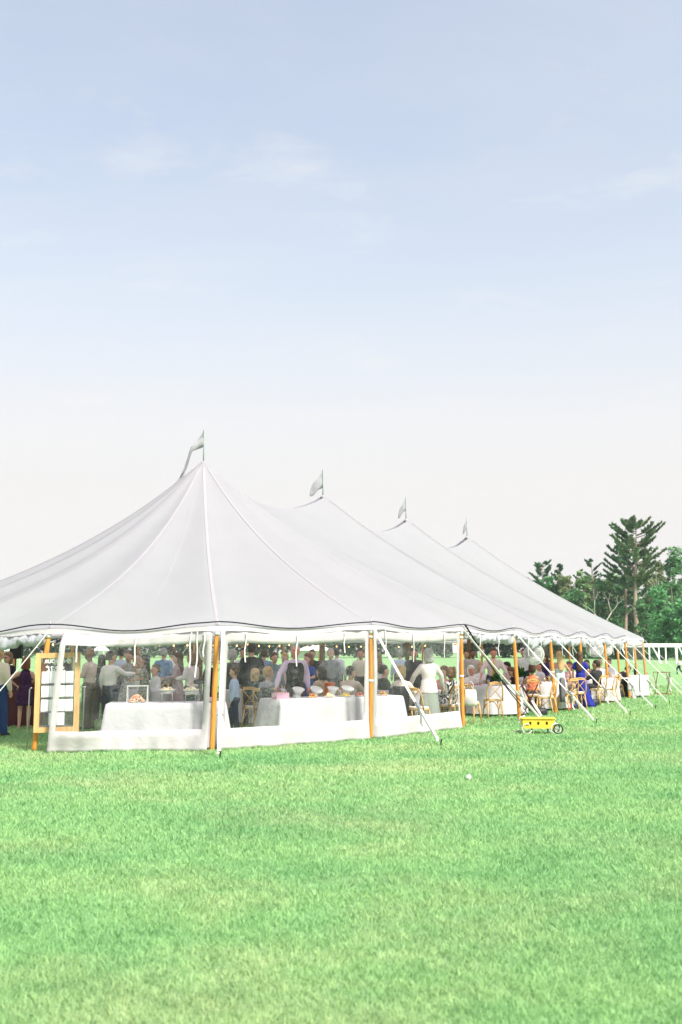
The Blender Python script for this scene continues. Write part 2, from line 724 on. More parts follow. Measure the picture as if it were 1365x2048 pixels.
tent = thing('sailcloth_tent', 'large white sailcloth marquee with four flagged peaks and clear-sided walls on the lawn', 'tent', ap(A4 / 2, 0))
TO = tuple(tent.location)
HEI = {0: 2.02, 1: 2.02, 2: 2.07, 3: 2.14, 4: 2.17, 27: 2.05}
LEANX = {1: 0.17, 2: 0.055, 3: 0.02, 4: 0.0}
TOPS, FEET, OUT = [], [], []
for i in range(NP):
    n = outward(i)
    OUT.append(n)
    foot = ap(*ring[i])
    FEET.append(foot)
    he = HEI.get(i, HE)
    if i in LEANX:
        TOPS.append(foot + Vector((LEANX[i], 0.03, he)))
    else:
        TOPS.append(foot - n * 0.10 + Vector((0, 0, he)))


def ridge(a):
    a = min(max(a, 0.0), A4)
    q = (a / SP) % 1.0
    if a >= A4 - 1e-6:
        q = 0
    return ap(a, 0, HP - 0.72 * 4 * q * (1 - q))


def eave(i, s):
    A, B = TOPS[i], TOPS[(i + 1) % NP]
    q = A.lerp(B, s)
    n = OUT[i].lerp(OUT[(i + 1) % NP], s)
    w = 0.5 - 0.5 * math.cos(2 * PI * s)
    return q - n * 0.05 * w + Vector((0, 0, 0.0 - 0.055 * w)) + n * 0.045


def roofpt(i, s, t):
    e = eave(i, s)
    a = inv(e)[0]
    r = ridge(a)
    q = r.lerp(e, t)
    end = max(0.0, -a, a - A4)
    k = 1.15 + 1.4 * min(1.0, end / 5.0)
    sag = k * t * (1 - t) * (1.25 - 0.5 * t) + 0.055 * math.sin(PI * s) * math.sin(PI * t)
    q.z -= sag
    return q


def tent_roof():
    mb = MB()
    M_ = 26
    NS = 10
    cols = []
    for i in range(NP):
        for k in range(NS):
            cols.append((i, k / NS))
    ts = [0.012 + 0.988 * (j / M_) ** 1.15 for j in range(M_ + 1)]
    rows = [[roofpt(i, s, t) for i, s in cols] for t in ts]
    mb.grid(rows, True)
    # hem that hangs from the eave
    hem = []
    for q in (0.0, 0.4, 1.0):
        hem.append([p + OUT[i].lerp(OUT[(i + 1) % NP], w) * (0.004 + 0.012 * q) + Vector((0, 0, 0.002 - (0.085 + 0.012 * math.sin(w * 19 + i)) * q)) for p, (i, w) in zip(rows[-1], cols)])
    MB().grid(hem, True).build('eave_hem', M_WALL, tent, True, TO)
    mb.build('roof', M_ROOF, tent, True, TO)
    # peak caps
    for k in range(4):
        c = ridge(min(k * SP, A4))
        m2 = MB().lathe((c.x, c.y, c.z - 0.10), [(0.095, -0.02), (0.07, 0.04), (0.045, 0.065), (0.015, 0.08)], 12)
        m2.build('peak_cap', M_SEAM, tent, True, TO)
    # seams from peak to pole
    for i in range(NP):
        pts = [roofpt(i, 0, t) for t in ts[1:]]
        L, Rr = [], []
        side = (TOPS[(i + 1) % NP] - TOPS[i - 1])
        side.z = 0
        side.normalize()
        w = 0.030
        for p in pts:
            h = Vector((0, 0, 0.005))
            L.append(p - side * w + h)
            Rr.append(p + side * w + h)
        MB().quadstrip(L, Rr).build('seam_webbing', M_SEAM, tent, True, TO)
        pts = [roofpt(i, 0.5, t) + Vector((0, 0, 0.004)) for t in ts[2:]]
        MB().quadstrip([p - side * 0.006 for p in pts], [p + side * 0.006 for p in pts]).build('stitched_seam', M_SEAM, tent, True, TO)


def tent_poles():
    for i in range(NP):
        f, t = FEET[i], TOPS[i]
        mb = MB()
        d = t - f
        pts = [f + d * q for q in (0, 0.03, 0.5, 0.95, 0.985)]
        o = mb.tube(pts, [0.036, 0.044, 0.046, 0.04, 0.03], 10).build('side_pole', M_POLE, tent, True, TO)
        MB().tube([f + d * 0.98, f + d * 1.0, f + d * 1.08], [0.010, 0.008, 0.005], 6).build('steel_pin', M_STEEL, o, True, TO)
        MB().tube([f + d * 0.925, f + d * 0.965], [0.052, 0.052], 10).build('cap_sleeve', M_STRAP, o, True, TO)
        if i in (3, 4, 6):
            MB().tube([f + d * 0.885, f + d * 0.905], [0.05, 0.05], 10).build('tie_band', M_STRAP, o, True, TO)
            MB().tube([f + d * 0.50, f + d * 0.52], [0.051, 0.051], 10).build('tie_band', M_STRAP, o, True, TO)
    for k in range(4):
        c = ridge(min(k * SP, A4))
        MB().tube([(c.x, c.y, 0), (c.x, c.y, 2.5), (c.x, c.y, c.z - 0.08)], [0.075, 0.08, 0.06], 10).build('centre_pole', M_CPOLE, tent, True, TO)


def band(pts, w, wv, th=0.004):
    """flat webbing along pts; wv = width direction"""
    mb = MB()
    wv = Vector(wv).normalized() * w / 2
    rings = []
    for i, p in enumerate(pts):
        p = Vector(p)
        a = Vector(pts[max(i - 1, 0)])
        b = Vector(pts[min(i + 1, len(pts) - 1)])
        n = (b - a).cross(wv).normalized() * th / 2
        rings.append([p - wv - n, p + wv - n, p + wv + n, p - wv + n])
    return mb.loft(rings)


STAKES = []


def tent_straps():
    for i in range(NP):
        n = OUT[i]
        top = TOPS[i] + n * 0.07 + Vector((0, 0, -0.07))
        dist = 1.86
        if i == 2:
            top = top + Vector((0.085, 0, 0))
            st = gnd(438, 1517)
        elif i == 3:
            st = gnd(876, 1491)
        elif i == 1:
            st = FEET[i] + Vector((-1.25, -0.35, 0))
        elif i == 4:
            st = gnd(1084, 1449)
        else:
            st = FEET[i] + n * (dist + 0.08 * math.sin(i * 2.1))
        STAKES.append(st)
        end = st + Vector((0, 0, 0.10))
        d = end - top
        wv = d.cross(Vector((0, 0, 1)))
        if wv.length < 0.05:
            wv = Vector((1, 0, 0))
        # webbing twists so that its face is seen
        wv = wv.normalized()
        pts = [top + d * q + Vector((0, 0, -0.03 * math.sin(PI * q))) for q in (0, 0.2, 0.4, 0.6, 0.7)]
        o = band(pts, 0.06, wv, 0.012).build('guy_strap', M_STRAP, tent, False, TO)
        lo = [top + d * q for q in (0.70, 0.78, 0.9, 1.0)]
        band([p + Vector((0, 0, 0.015)) for p in lo], 0.055, wv, 0.010).build('lower_webbing', M_STRAP, o, False, TO)
        band([p - Vector((0, 0, 0.025)) for p in lo], 0.055, wv, 0.010).build('lower_webbing', M_STRAP, o, False, TO)
        rc = top + d * 0.71
        mr = MB().bar(rc - d.normalized() * 0.09, rc + d.normalized() * 0.09, 0.06, 0.035)
        mr.tube([rc + wv.normalized() * 0.05, rc - wv.normalized() * 0.05], 0.02, 8)
        mr.build('ratchet', M_STEEL, o, False, TO)
        # loose tail of webbing
        tail = [rc, rc + Vector((0.05, -0.02, -0.14)), rc + Vector((0.04, -0.04, -0.30)), rc + Vector((0.09, -0.04, -0.37))]
        tail = [Vector((q.x, q.y, max(q.z, 0.02))) for q in tail]
        band(tail, 0.04, (0.7, 0.3, 0)).build('loose_tail', M_RIB, o, False, TO)
        MB().tube([st + Vector((0, 0, -0.02)) + n * 0.06, st + Vector((0, 0, 0.10)) + n * 0.085, st + n * 0.09 + Vector((0, 0, 0.115))], [0.011, 0.012, 0.019], 8).build('stake', M_BLACKM, tent, False, TO)


def side_wall(i, s0, s1, z_sill=0.37, seed=0, gap_l=0.0, pane_mat=None, ribbons=(), label=None, bulge=None):
    A, B = FEET[i], FEET[(i + 1) % NP]
    TA, TB = TOPS[i], TOPS[(i + 1) % NP]
    n0 = OUT[i].lerp(OUT[(i + 1) % NP], 0.5).normalized()
    L = (B - A).length
    NX, zs = 60, []
    z_top, z_win = HE - 0.06, HE - 0.29
    zl = [0.0, 0.06, 0.14, 0.24, z_sill] + [z_sill + (z_win - z_sill) * k / 12 for k in range(1, 13)] + [z_win + (z_top - z_win) * k / 3 for k in range(1, 4)]

    def pt(s, z, push=0.0):
        hang = z / z_top
        q = A.lerp(B, s)
        tp = TA.lerp(TB, s)
        q = q + Vector((tp.x - q.x, tp.y - q.y, 0)) * hang
        w = 0.5 - 0.5 * math.cos(2 * PI * s)
        zz = z * tp.z / HE - 0.055 * w * hang
        x = s * L
        # folds: stronger at the skirt and near the ends of the sheet
        edge = max(0, 1 - min(s - s0, s1 - s) / 0.10) * 0.7
        fold = 0.020 * math.sin(x * 9 + seed + 0.8 * math.sin(z * 3 + seed)) + 0.016 * math.sin(x * 21 + seed * 2 + z * 2)
        low = 0.05 * max(0, 1 - z / 0.35) * (0.5 + 0.5 * math.sin(x * 5 + seed))
        fold *= 0.25 + edge + 0.5 * max(0, 1 - z / 0.4)
        # top hem scallops between the hooks
        if z > z_win:
            zz -= 0.03 * abs(math.sin(x * PI / 0.55 + seed)) * (z - z_win) / (z_top - z_win)
        if z == 0.0:
            zz += 0.005 + 0.018 * max(0, math.sin(x * 6.3 + seed)) ** 3
        q = q + n0 * (0.02 + fold + low + push + (bulge(s, z) if bulge else 0.0))
        return Vector((q.x, q.y, zz))

    bw = 0.10 / L
    ss = [s0 + (s1 - s0) * k / NX for k in range(NX + 1)]
    wl, wr = s0 + bw, s1 - bw
    # snap two columns to the window edges
    ss[min(range(len(ss)), key=lambda k: abs(ss[k] - wl))] = wl
    ss[min(range(len(ss)), key=lambda k: abs(ss[k] - wr))] = wr
    wallmb, pane = MB(), MB()
    idx = {}
    for j, z in enumerate(zl):
        for k, s in enumerate(ss):
            idx[j, k] = len(wallmb.v)
            wallmb.v.append(tuple(pt(s, z)))
    pv = {}
    for j in range(len(zl) - 1):
        for k in range(len(ss) - 1):
            f = [(j, k), (j, k + 1), (j + 1, k + 1), (j + 1, k)]
            inside = ss[k] >= wl - 1e-6 and ss[k + 1] <= wr + 1e-6 and zl[j] >= z_sill - 1e-6 and zl[j + 1] <= z_win + 1e-6
            if inside:
                g = []
                for jk in f:
                    if jk not in pv:
                        pv[jk] = len(pane.v)
                        pane.v.append(wallmb.v[idx[jk]])
                    g.append(pv[jk])
                pane.f.append(tuple(g))
            else:
                wallmb.f.append(tuple(idx[jk] for jk in f))
    o = wallmb.build('side_wall', M_WALL, tent, True, TO)
    sol = o.modifiers.new('thickness', 'SOLIDIFY')
    sol.thickness = 0.003
    if label:
        o['label'] = label
    pane.build('clear_window', pane_mat or M_VINYL, o, True, TO)
    # hanging tie ribbons
    for s, ln in ribbons:
        z1 = z_top - 0.02
        P = [pt(s + 0.004 * math.sin(q * 7 + s * 40), z1 - ln * q, 0.03) for q in (0, 0.2, 0.4, 0.6, 0.8, 1.0)]
        band(P, 0.024, (B - A), 0.003).build('tie_ribbon', M_RIB, o, False, TO)
    return o, pt


def gathered(i, seed, drop=0.30):
    """side wall bunched up under the eave: an irregular roll with hanging folds"""
    A, B = TOPS[i], TOPS[(i + 1) % NP]
    n0 = OUT[i].lerp(OUT[(i + 1) % NP], 0.5).normalized()
    N = 90
    rows = []
    nz = mnoise.noise
    for k in range(N + 1):
        s = 0.015 + 0.97 * k / N
        c = A.lerp(B, s) - n0 * 0.02
        dip = 4 * s * (1 - s)
        hang = drop * (0.62 + 0.55 * nz(Vector((s * 5.0, seed, 0))) + 0.22 * nz(Vector((s * 19, seed, 4))))
        hang = max(0.10, hang)
        zt = -0.045 - 0.085 * dip
        row = []
        M_ = 16
        for j in range(M_):
            th = 2 * PI * j / M_
            u_ = 0.5 - 0.5 * math.cos(th)          # 0 top .. 1 bottom
            side = math.sin(th)
            thick = 0.055 + 0.05 * u_
            f = 0.75 * nz(Vector((s * 34 + seed + u_ * 1.6, u_ * 0.7 + (3 if side > 0 else 0), seed))) + 0.12 * nz(Vector((s * 60, u_ * 4, seed)))
            row.append(c + n0 * (side * thick * (1 + 0.9 * f) + 0.05 * f) + Vector((0, 0, zt - hang * u_ + 0.03 * f)))
        rows.append(row)
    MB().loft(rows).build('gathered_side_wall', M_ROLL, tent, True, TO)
    for s in (0.25, 0.6):
        c = A.lerp(B, s) + n0 * 0.12
        P = [c + Vector((0, 0, -0.08)), c + Vector((0.01, 0, -0.3)), c + Vector((-0.01, 0.01, -0.45)), c + Vector((0.01, 0, -0.62))]
        band(P, 0.032, (B - A)).build('tie_ribbon', M_RIB, tent, False, TO)


def pennant(k, poly_px, Yoff=0.0):
    c = ridge(min(k * SP, A4))
    top = c + Vector((0, 0, 0.80))
    mast = MB().tube([c + Vector((0, 0, -0.1)), c + Vector((0, 0, 0.3)), top], [0.017, 0.015, 0.010], 8).build('flag_mast', mat('green mast', (0.22, 0.33, 0.28), 0.5), tent, True, TO)
    # cloth: rows of (distance from mast, upper drop, lower drop)
    N = len(poly_px)
    rows = []
    for j, (u_, z0, z1) in enumerate(poly_px):
        fold = (0.05 if k == 0 else 0.018) * math.sin(j * 1.4 + k)
        row = []
        for q in range(5):
            zz = z0 + (z1 - z0) * q / 4
            row.append(top + Vector((-u_ * (1.0 if k == 0 else 1.1) + 0.012 * math.sin(q * 2 + j), fold + (0.03 if k == 0 else 0.012) * math.sin(q * 1.5 + j * 0.9), zz)))
        rows.append(row)
    o = MB().grid(rows).build('pennant', M_FLAG, mast, True, TO)
    sol = o.modifiers.new('thickness', 'SOLIDIFY')
    sol.thickness = 0.003


def tent_rest():
    def over_sign(s, z):
        a = min(1, max(0, (0.42 - s) / 0.14))
        b = 0.7 + 0.3 * min(1, max(0, (z - 0.05) / 0.3))
        c = 1 - 0.75 * min(1, max(0, (z - 1.85) / 0.25))
        return 0.32 * a * a * (3 - 2 * a) * b * c
    side_wall(1, 0.085, 0.972, 0.37, 1.0, bulge=over_sign, ribbons=((0.19, 0.50), (0.52, 0.55), (0.885, 0.80), (0.845, 0.62), (0.925, 0.45)))
    side_wall(2, 0.035, 0.975, 0.37, 2.3, ribbons=((0.16, 0.55), (0.48, 0.62), (0.80, 0.42)))
    o, pt = side_wall(3, 0.02, 0.965, 0.37, 4.1, ribbons=((0.12, 0.52), (0.42, 0.60), (0.77, 0.55)))
    # hang tag on the third window
    q0, q1 = pt(0.875, 1.80, 0.012), pt(0.925, 1.80, 0.012)
    mb = MB()
    mb.bar(q0 + Vector((0, 0, -0.10)), q1 + Vector((0, 0, -0.10)), 0.004, 0.20)
    tg = mb.build('paper_tag', M_CARD, o, False, TO)
    MB().bar(q0.lerp(q1, 0.12) + OUT[3] * 0.006 + Vector((0, 0, -0.025)), q0.lerp(q1, 0.88) + OUT[3] * 0.006 + Vector((0, 0, -0.025)), 0.003, 0.03).build('orange_strip', mat('orange print', (0.8, 0.2, 0.05)), o, False, TO)
    side_wall(9, 0.05, 0.97, 0.05, 0.7, pane_mat=M_VINYL)
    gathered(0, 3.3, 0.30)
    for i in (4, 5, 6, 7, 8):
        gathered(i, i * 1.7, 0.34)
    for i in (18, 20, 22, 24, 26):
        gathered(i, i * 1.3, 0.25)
    # long tattered pennant over the first peak, shorter ones behind
    pennant(0, [(0.0, 0.0, -0.46), (0.09, -0.14, -0.48), (0.18, -0.28, -0.52), (0.27, -0.42, -0.58), (0.32, -0.50, -0.72), (0.40, -0.76, -0.95),
                (0.50, -1.02, -1.20), (0.60, -1.24, -1.36), (0.71, -1.42, -1.44)])
    pennant(1, [(0.0, 0.0, -0.58), (0.06, -0.14, -0.62), (0.13, -0.26, -0.66), (0.20, -0.36, -0.76), (0.27, -0.46, -0.84), (0.33, -0.62, -0.86), (0.37, -0.84, -0.86)])
    pennant(2, [(0.0, 0.0, -0.52), (0.05, -0.12, -0.54), (0.10, -0.25, -0.60), (0.15, -0.36, -0.70), (0.21, -0.50, -0.80), (0.25, -0.78, -0.80)])
    pennant(3, [(0.0, 0.0, -0.50), (0.04, -0.16, -0.55), (0.08, -0.30, -0.66), (0.12, -0.40, -0.72), (0.15, -0.66, -0.74)])


tent_roof()
tent_poles()
tent_straps()
tent_rest()


def power_cable():
    t = thing('power_cable', 'black cable draped along the edge of the tent roof from pole to pole', 'cable', FEET[4])
    off = tuple(FEET[4])
    pts = []
    for i in range(0, 9):
        for k in range(14):
            s = k / 14
            e = eave(i, s)
            w = 0.5 - 0.5 * math.cos(2 * PI * s)
            pts.append(e + Vector((0, 0, 0.065 - 0.06 * w + 0.010 * math.sin(s * 9 + i))) + OUT[i] * 0.035)
    k = 5 * 14 + 1
    MB().tube(pts[:k], 0.0115, 6).build('eave_cable', M_BLACK, t, True, off)
    MB().tube(pts[k - 1:], 0.008, 6).build('thin_cable', M_BLACK, t, True, off)
    top = eave(4, 0) + OUT[4] * 0.05 + Vector((0, 0, 0.05))
    for j, (sx, sg) in enumerate(((1058, 0.10), (1072, 0.22))):
        g = gnd(sx, 1440) + Vector((0, 0, 0.12))
        P = [top.lerp(g, q) + Vector((0.02 * j, 0, -sg * math.sin(PI * q))) for q in [x / 12 for x in range(13)]]
        MB().tube(P, 0.013, 6).build('drop_cable', M_BLACK, t, True, off)


def string_lights():
    t = thing('string_lights', 'string of small warm lit bulbs along the far edge inside the tent', 'string lights', ap(9, -6.5))
    off = tuple(t.location)
    bulb = MB().ball((0, 0, -0.03), (0.028, 0.028, 0.036), 8, 5)
    m_b = emit_mat('warm bulb', (1.0, 0.50, 0.18), 2.2)
    me = None
    pts = []
    for i in list(range(16, 28)):
        A, B = TOPS[i], TOPS[(i + 1) % NP]
        for k in range(8):
            s = k / 8
            q = A.lerp(B, s) - OUT[i] * 0.25
            q.z = HE - 0.20 - 0.06 * 4 * s * (1 - s)
            pts.append(q)
            if k % 2 == 0:
                if me is None:
                    o = bulb.build('bulb', m_b, t, True)
                    me = o.data
                else:
                    o = bpy.data.objects.new('bulb', me)
                    COL.objects.link(o)
                    o.parent = t
                o.location = q - t.location + Vector((0, 0, -0.015))
    MB().tube(pts, 0.006, 5).build('light_cord', M_BLACK, t, True, off)


power_cable()
string_lights()

# ------------------------------------------------------------------ furniture builders


def chair_proto():
    root = thing('cross_back_chair', None, 'chair')
    # seat: rounded, wider in front
    prof = []
    for k in range(20):
        th = 2 * PI * k / 20
        x, y = math.cos(th), math.sin(th)
        sx = 0.215 + 0.02 * y
        prof.append((math.copysign(abs(x) ** 0.7, x) * sx, math.copysign(abs(y) ** 0.7, y) * 0.205))
    MB().loft([[(x * k, y * k, z) for x, y in prof] for k, z in ((0.95, 0.43), (1.0, 0.44), (1.0, 0.455), (0.96, 0.465))]).build('seat', M_CHAIR, root, True)
    MB().loft([[(x * k, y * k, z) for x, y in prof] for k, z in ((0.90, 0.466), (0.94, 0.48), (0.90, 0.50), (0.5, 0.505))]).build('cushion', M_CUSH, root, True)
    for sx in (-1, 1):
        MB().tube([(sx * 0.17, 0.16, 0.435), (sx * 0.19, 0.19, 0.2), (sx * 0.205, 0.215, 0)], [0.018, 0.017, 0.013], 8).build('leg', M_CHAIR, root, True)
        MB().tube([(sx * 0.165, -0.17, 0.44), (sx * 0.18, -0.22, 0.2), (sx * 0.19, -0.27, 0)], [0.018, 0.017, 0.013], 8).build('leg', M_CHAIR, root, True)
    hoop = []
    for k in range(21):
        th = PI * k / 20
        x = -0.20 * math.copysign(abs(math.cos(th)) ** 0.55, math.cos(th))
        z = 0.44 + 0.45 * math.sin(th) ** 0.55
        hoop.append((x, -0.17 - 0.10 * (z - 0.44) / 0.45 - 0.03 * (1 - abs(x) / 0.2), z))
    MB().tube(hoop, 0.017, 8).build('back_frame', M_CHAIR, root, True)
    MB().box((0, -0.288, 0.865), (0.30, 0.024, 0.055)).build('top_rail', M_CHAIR, root)
    cb = MB()
    for sx in (-1, 1):
        P = []
        for k in range(9):
            q = k / 8
            P.append((sx * (-0.185 + 0.345 * q), -0.18 - 0.095 * q - 0.045 * math.sin(PI * q) + 0.008 * sx, 0.47 + 0.375 * q))
        cb.tube(P, 0.010, 6)
    cb.build('cross_brace', M_CHAIR, root, True)
    st = MB()
    for sx in (-1, 1):
        P = [(sx * 0.19, 0.19, 0.22), (sx * 0.10, 0.13, 0.37), (0, 0.10, 0.42)]
        st.tube(P, 0.009, 6)
        st.tube([(sx * 0.18, -0.22, 0.2), (sx * 0.185, 0.0, 0.36), (sx * 0.19, 0.19, 0.2)], 0.009, 6)
    st.build('stretcher', M_CHAIR, root, True)
    return root


CHAIR0 = chair_proto()
CH_USED = [False]


def chair(x, y, face, label, group='wooden cross-back chairs in the tent'):
    o = CHAIR0 if not CH_USED[0] else copy_tree(CHAIR0)
    CH_USED[0] = True
    o.location = (x, y, 0)
    o.rotation_euler = (0, 0, R(face - 90))
    tag(o, label, 'chair', group)
    return o


def cloth_round(r, h, hem, seed):
    mb = MB()
    N = 96
    rows = []

    def ringf(rad, z, amp):
        row = []
        for k in range(N):
            th = 2 * PI * k / N
            rr = rad + amp * (0.6 * math.sin(th * 13 + seed) + 0.4 * math.sin(th * 21 + seed * 2.2) + 0.3 * math.sin(th * 7))
            row.append((rr * math.cos(th), rr * math.sin(th), z))
        return row
    rows.append(ringf(0.02, h, 0))
    rows.append(ringf(r * 0.6, h, 0))
    rows.append(ringf(r - 0.02, h, 0))
    rows.append(ringf(r + 0.004, h - 0.012, 0.002))
    for q in (0.1, 0.25, 0.45, 0.7, 0.9, 1.0):
        rows.append(ringf(r + 0.012 + 0.05 * q, h - 0.02 - (h - 0.02 - hem) * q, 0.006 + 0.040 * q))
    mb.grid(rows, True)
    return mb


def round_table(px, Y, lab, r=0.80, seed=0.0):
    x = gx(px, Y)
    t = thing('round_table', 'round folding table under ' + lab, 'table', (x, Y, 0), 0, 'round guest tables')
    MB().disc((0, 0, 0.735), r - 0.01, 0.025, 28).build('tabletop', mat('grey plywood', (0.4, 0.33, 0.26)), t)
    for a in (0.3, 1.9, 3.4, 5.0):
        MB().tube([(0.5 * math.cos(a), 0.5 * math.sin(a), 0.735), (0.55 * math.cos(a), 0.55 * math.sin(a), 0)], 0.016, 8).build('leg', M_STEEL, t, True)
    c = cloth_round(r, 0.772, 0.07, seed).build('tablecloth', M_CLOTH, None, True, None, (x, Y, 0))
    tag(c, lab, 'tablecloth', 'white tablecloths on round tables')
    return x, Y


def long_table(A, B, depth, h, lab, seed, ends=0.10):
    """draped buffet table from A to B (front edge), interior side behind"""
    A, B = Vector(A), Vector(B)
    d = (B - A)
    L = d.length
    rz = math.atan2(d.y, d.x)
    mid = (A + B) / 2 + Vector((-math.sin(rz), math.cos(rz), 0)) * depth / 2
    t = thing('buffet_table', 'long folding table under ' + lab, 'table', mid, rz, 'buffet tables')
    MB().box((0, 0, h - 0.03), (L - 0.02, depth - 0.02, 0.03)).build('tabletop', mat('grey plywood', (0.4, 0.33, 0.26)), t)
    for sx in (-1, 1):
        for sy in (-1, 1):
            MB().tube([(sx * (L / 2 - 0.15), sy * (depth / 2 - 0.1), h - 0.045), (sx * (L / 2 - 0.12), sy * (depth / 2 - 0.08), 0)], 0.015, 8).build('leg', M_STEEL, t)
    # cloth: rounded rectangle rings
    def rr(dx, z, amp):
        row = []
        hx, hy = L / 2 + dx, depth / 2 + dx
        per = [(-hx, -hy), (hx, -hy), (hx, hy), (-hx, hy)]
        n = [44, 16, 44, 16]
        for s in range(4):
            p, q = per[s], per[(s + 1) % 4]
            nx, ny = (q[1] - p[1]), -(q[0] - p[0])
            ll = math.hypot(nx, ny)
            nx, ny = nx / ll, ny / ll
            for k in range(n[s]):
                f = k / n[s]
                u_ = f * ll
                w = amp * (math.sin(u_ * 9 + seed + s) * 0.6 + math.sin(u_ * 17 + 2 * seed) * 0.4) * min(1, 8 * f, 8 * (1 - f) + 0.1)
                row.append((p[0] + (q[0] - p[0]) * f + nx * w, p[1] + (q[1] - p[1]) * f + ny * w, z))
        return row
    rows = [rr(-depth / 2 + 0.02, h + 0.006, 0), rr(-0.02, h + 0.006, 0), rr(0.006, h - 0.006, 0)]
    for q in (0.15, 0.4, 0.7, 1.0):
        rows.append(rr(0.012 + ends * q, h - (h - 0.03) * q, 0.045 * q))
    c = MB().grid(rows, True).build('tablecloth', M_CLOTH, None, True, None, mid)
    c.rotation_euler = (0, 0, rz)
    tag(c, lab, 'tablecloth', 'white cloths on the buffet tables')

    def on(u, v, z=0.0):
        q = Matrix.Rotation(rz, 3, 'Z') @ Vector(((u - 0.5) * L, (v - 0.5) * depth, 0))
        return Vector((mid.x + q.x, mid.y + q.y, h + 0.008 + z)), rz
    return on


# ------------------------------------------------------------------ people
PENDING = []          # (object, voxel, smooth iterations, extra MB or None)


def ell(cx, cy, cz, rx, ry, n=14):
    return [Vector((cx + rx * math.cos(2 * PI * k / n), cy + ry * math.sin(2 * PI * k / n), cz)) for k in range(n)]


ARMS = {
    'down': ((0.235, -0.03, 0.21), (0.25, 0.05, -0.04)),
    'fwd': ((0.235, 0.02, 0.22), (0.15, 0.27, 0.20)),
    'up': ((0.235, 0.10, 0.23), (0.12, 0.25, 0.43)),
    'table': ((0.30, 0.08, 0.22), (0.37, 0.24, -0.01)),
    'reach': ((0.30, 0.14, 0.30), (0.33, 0.40, 0.30)),
    'side': ((0.36, 0.06, 0.28), (0.52, 0.20, 0.20)),
    'lap': ((0.225, 0.05, 0.21), (0.12, 0.27, 0.10)),
    'hip': ((0.37, -0.10, 0.26), (0.19, 0.02, 0.10)),
    'on_table': ((0.25, 0.14, 0.24), (0.14, 0.36, 0.27)),
    'shoulder': ((0.36, 0.05, 0.42), (0.30, 0.26, 0.55)),
    'run': ((0.25, -0.20, 0.28), (0.22, -0.02, 0.16)),
}
SKIN = {
    'fair': (0.60, 0.37, 0.27), 'pink': (0.62, 0.34, 0.25), 'tan': (0.50, 0.29, 0.19), 'brown': (0.23, 0.12, 0.075), 'red': (0.60, 0.27, 0.19),
}
HAIR = {
    'dark': (0.028, 0.02, 0.016), 'brown': (0.085, 0.048, 0.028), 'auburn': (0.16, 0.065, 0.035), 'blond': (0.47, 0.32, 0.15), 'grey': (0.36, 0.35, 0.33), 'white': (0.70, 0.68, 0.64),
    'lightbrown': (0.22, 0.13, 0.07),
}


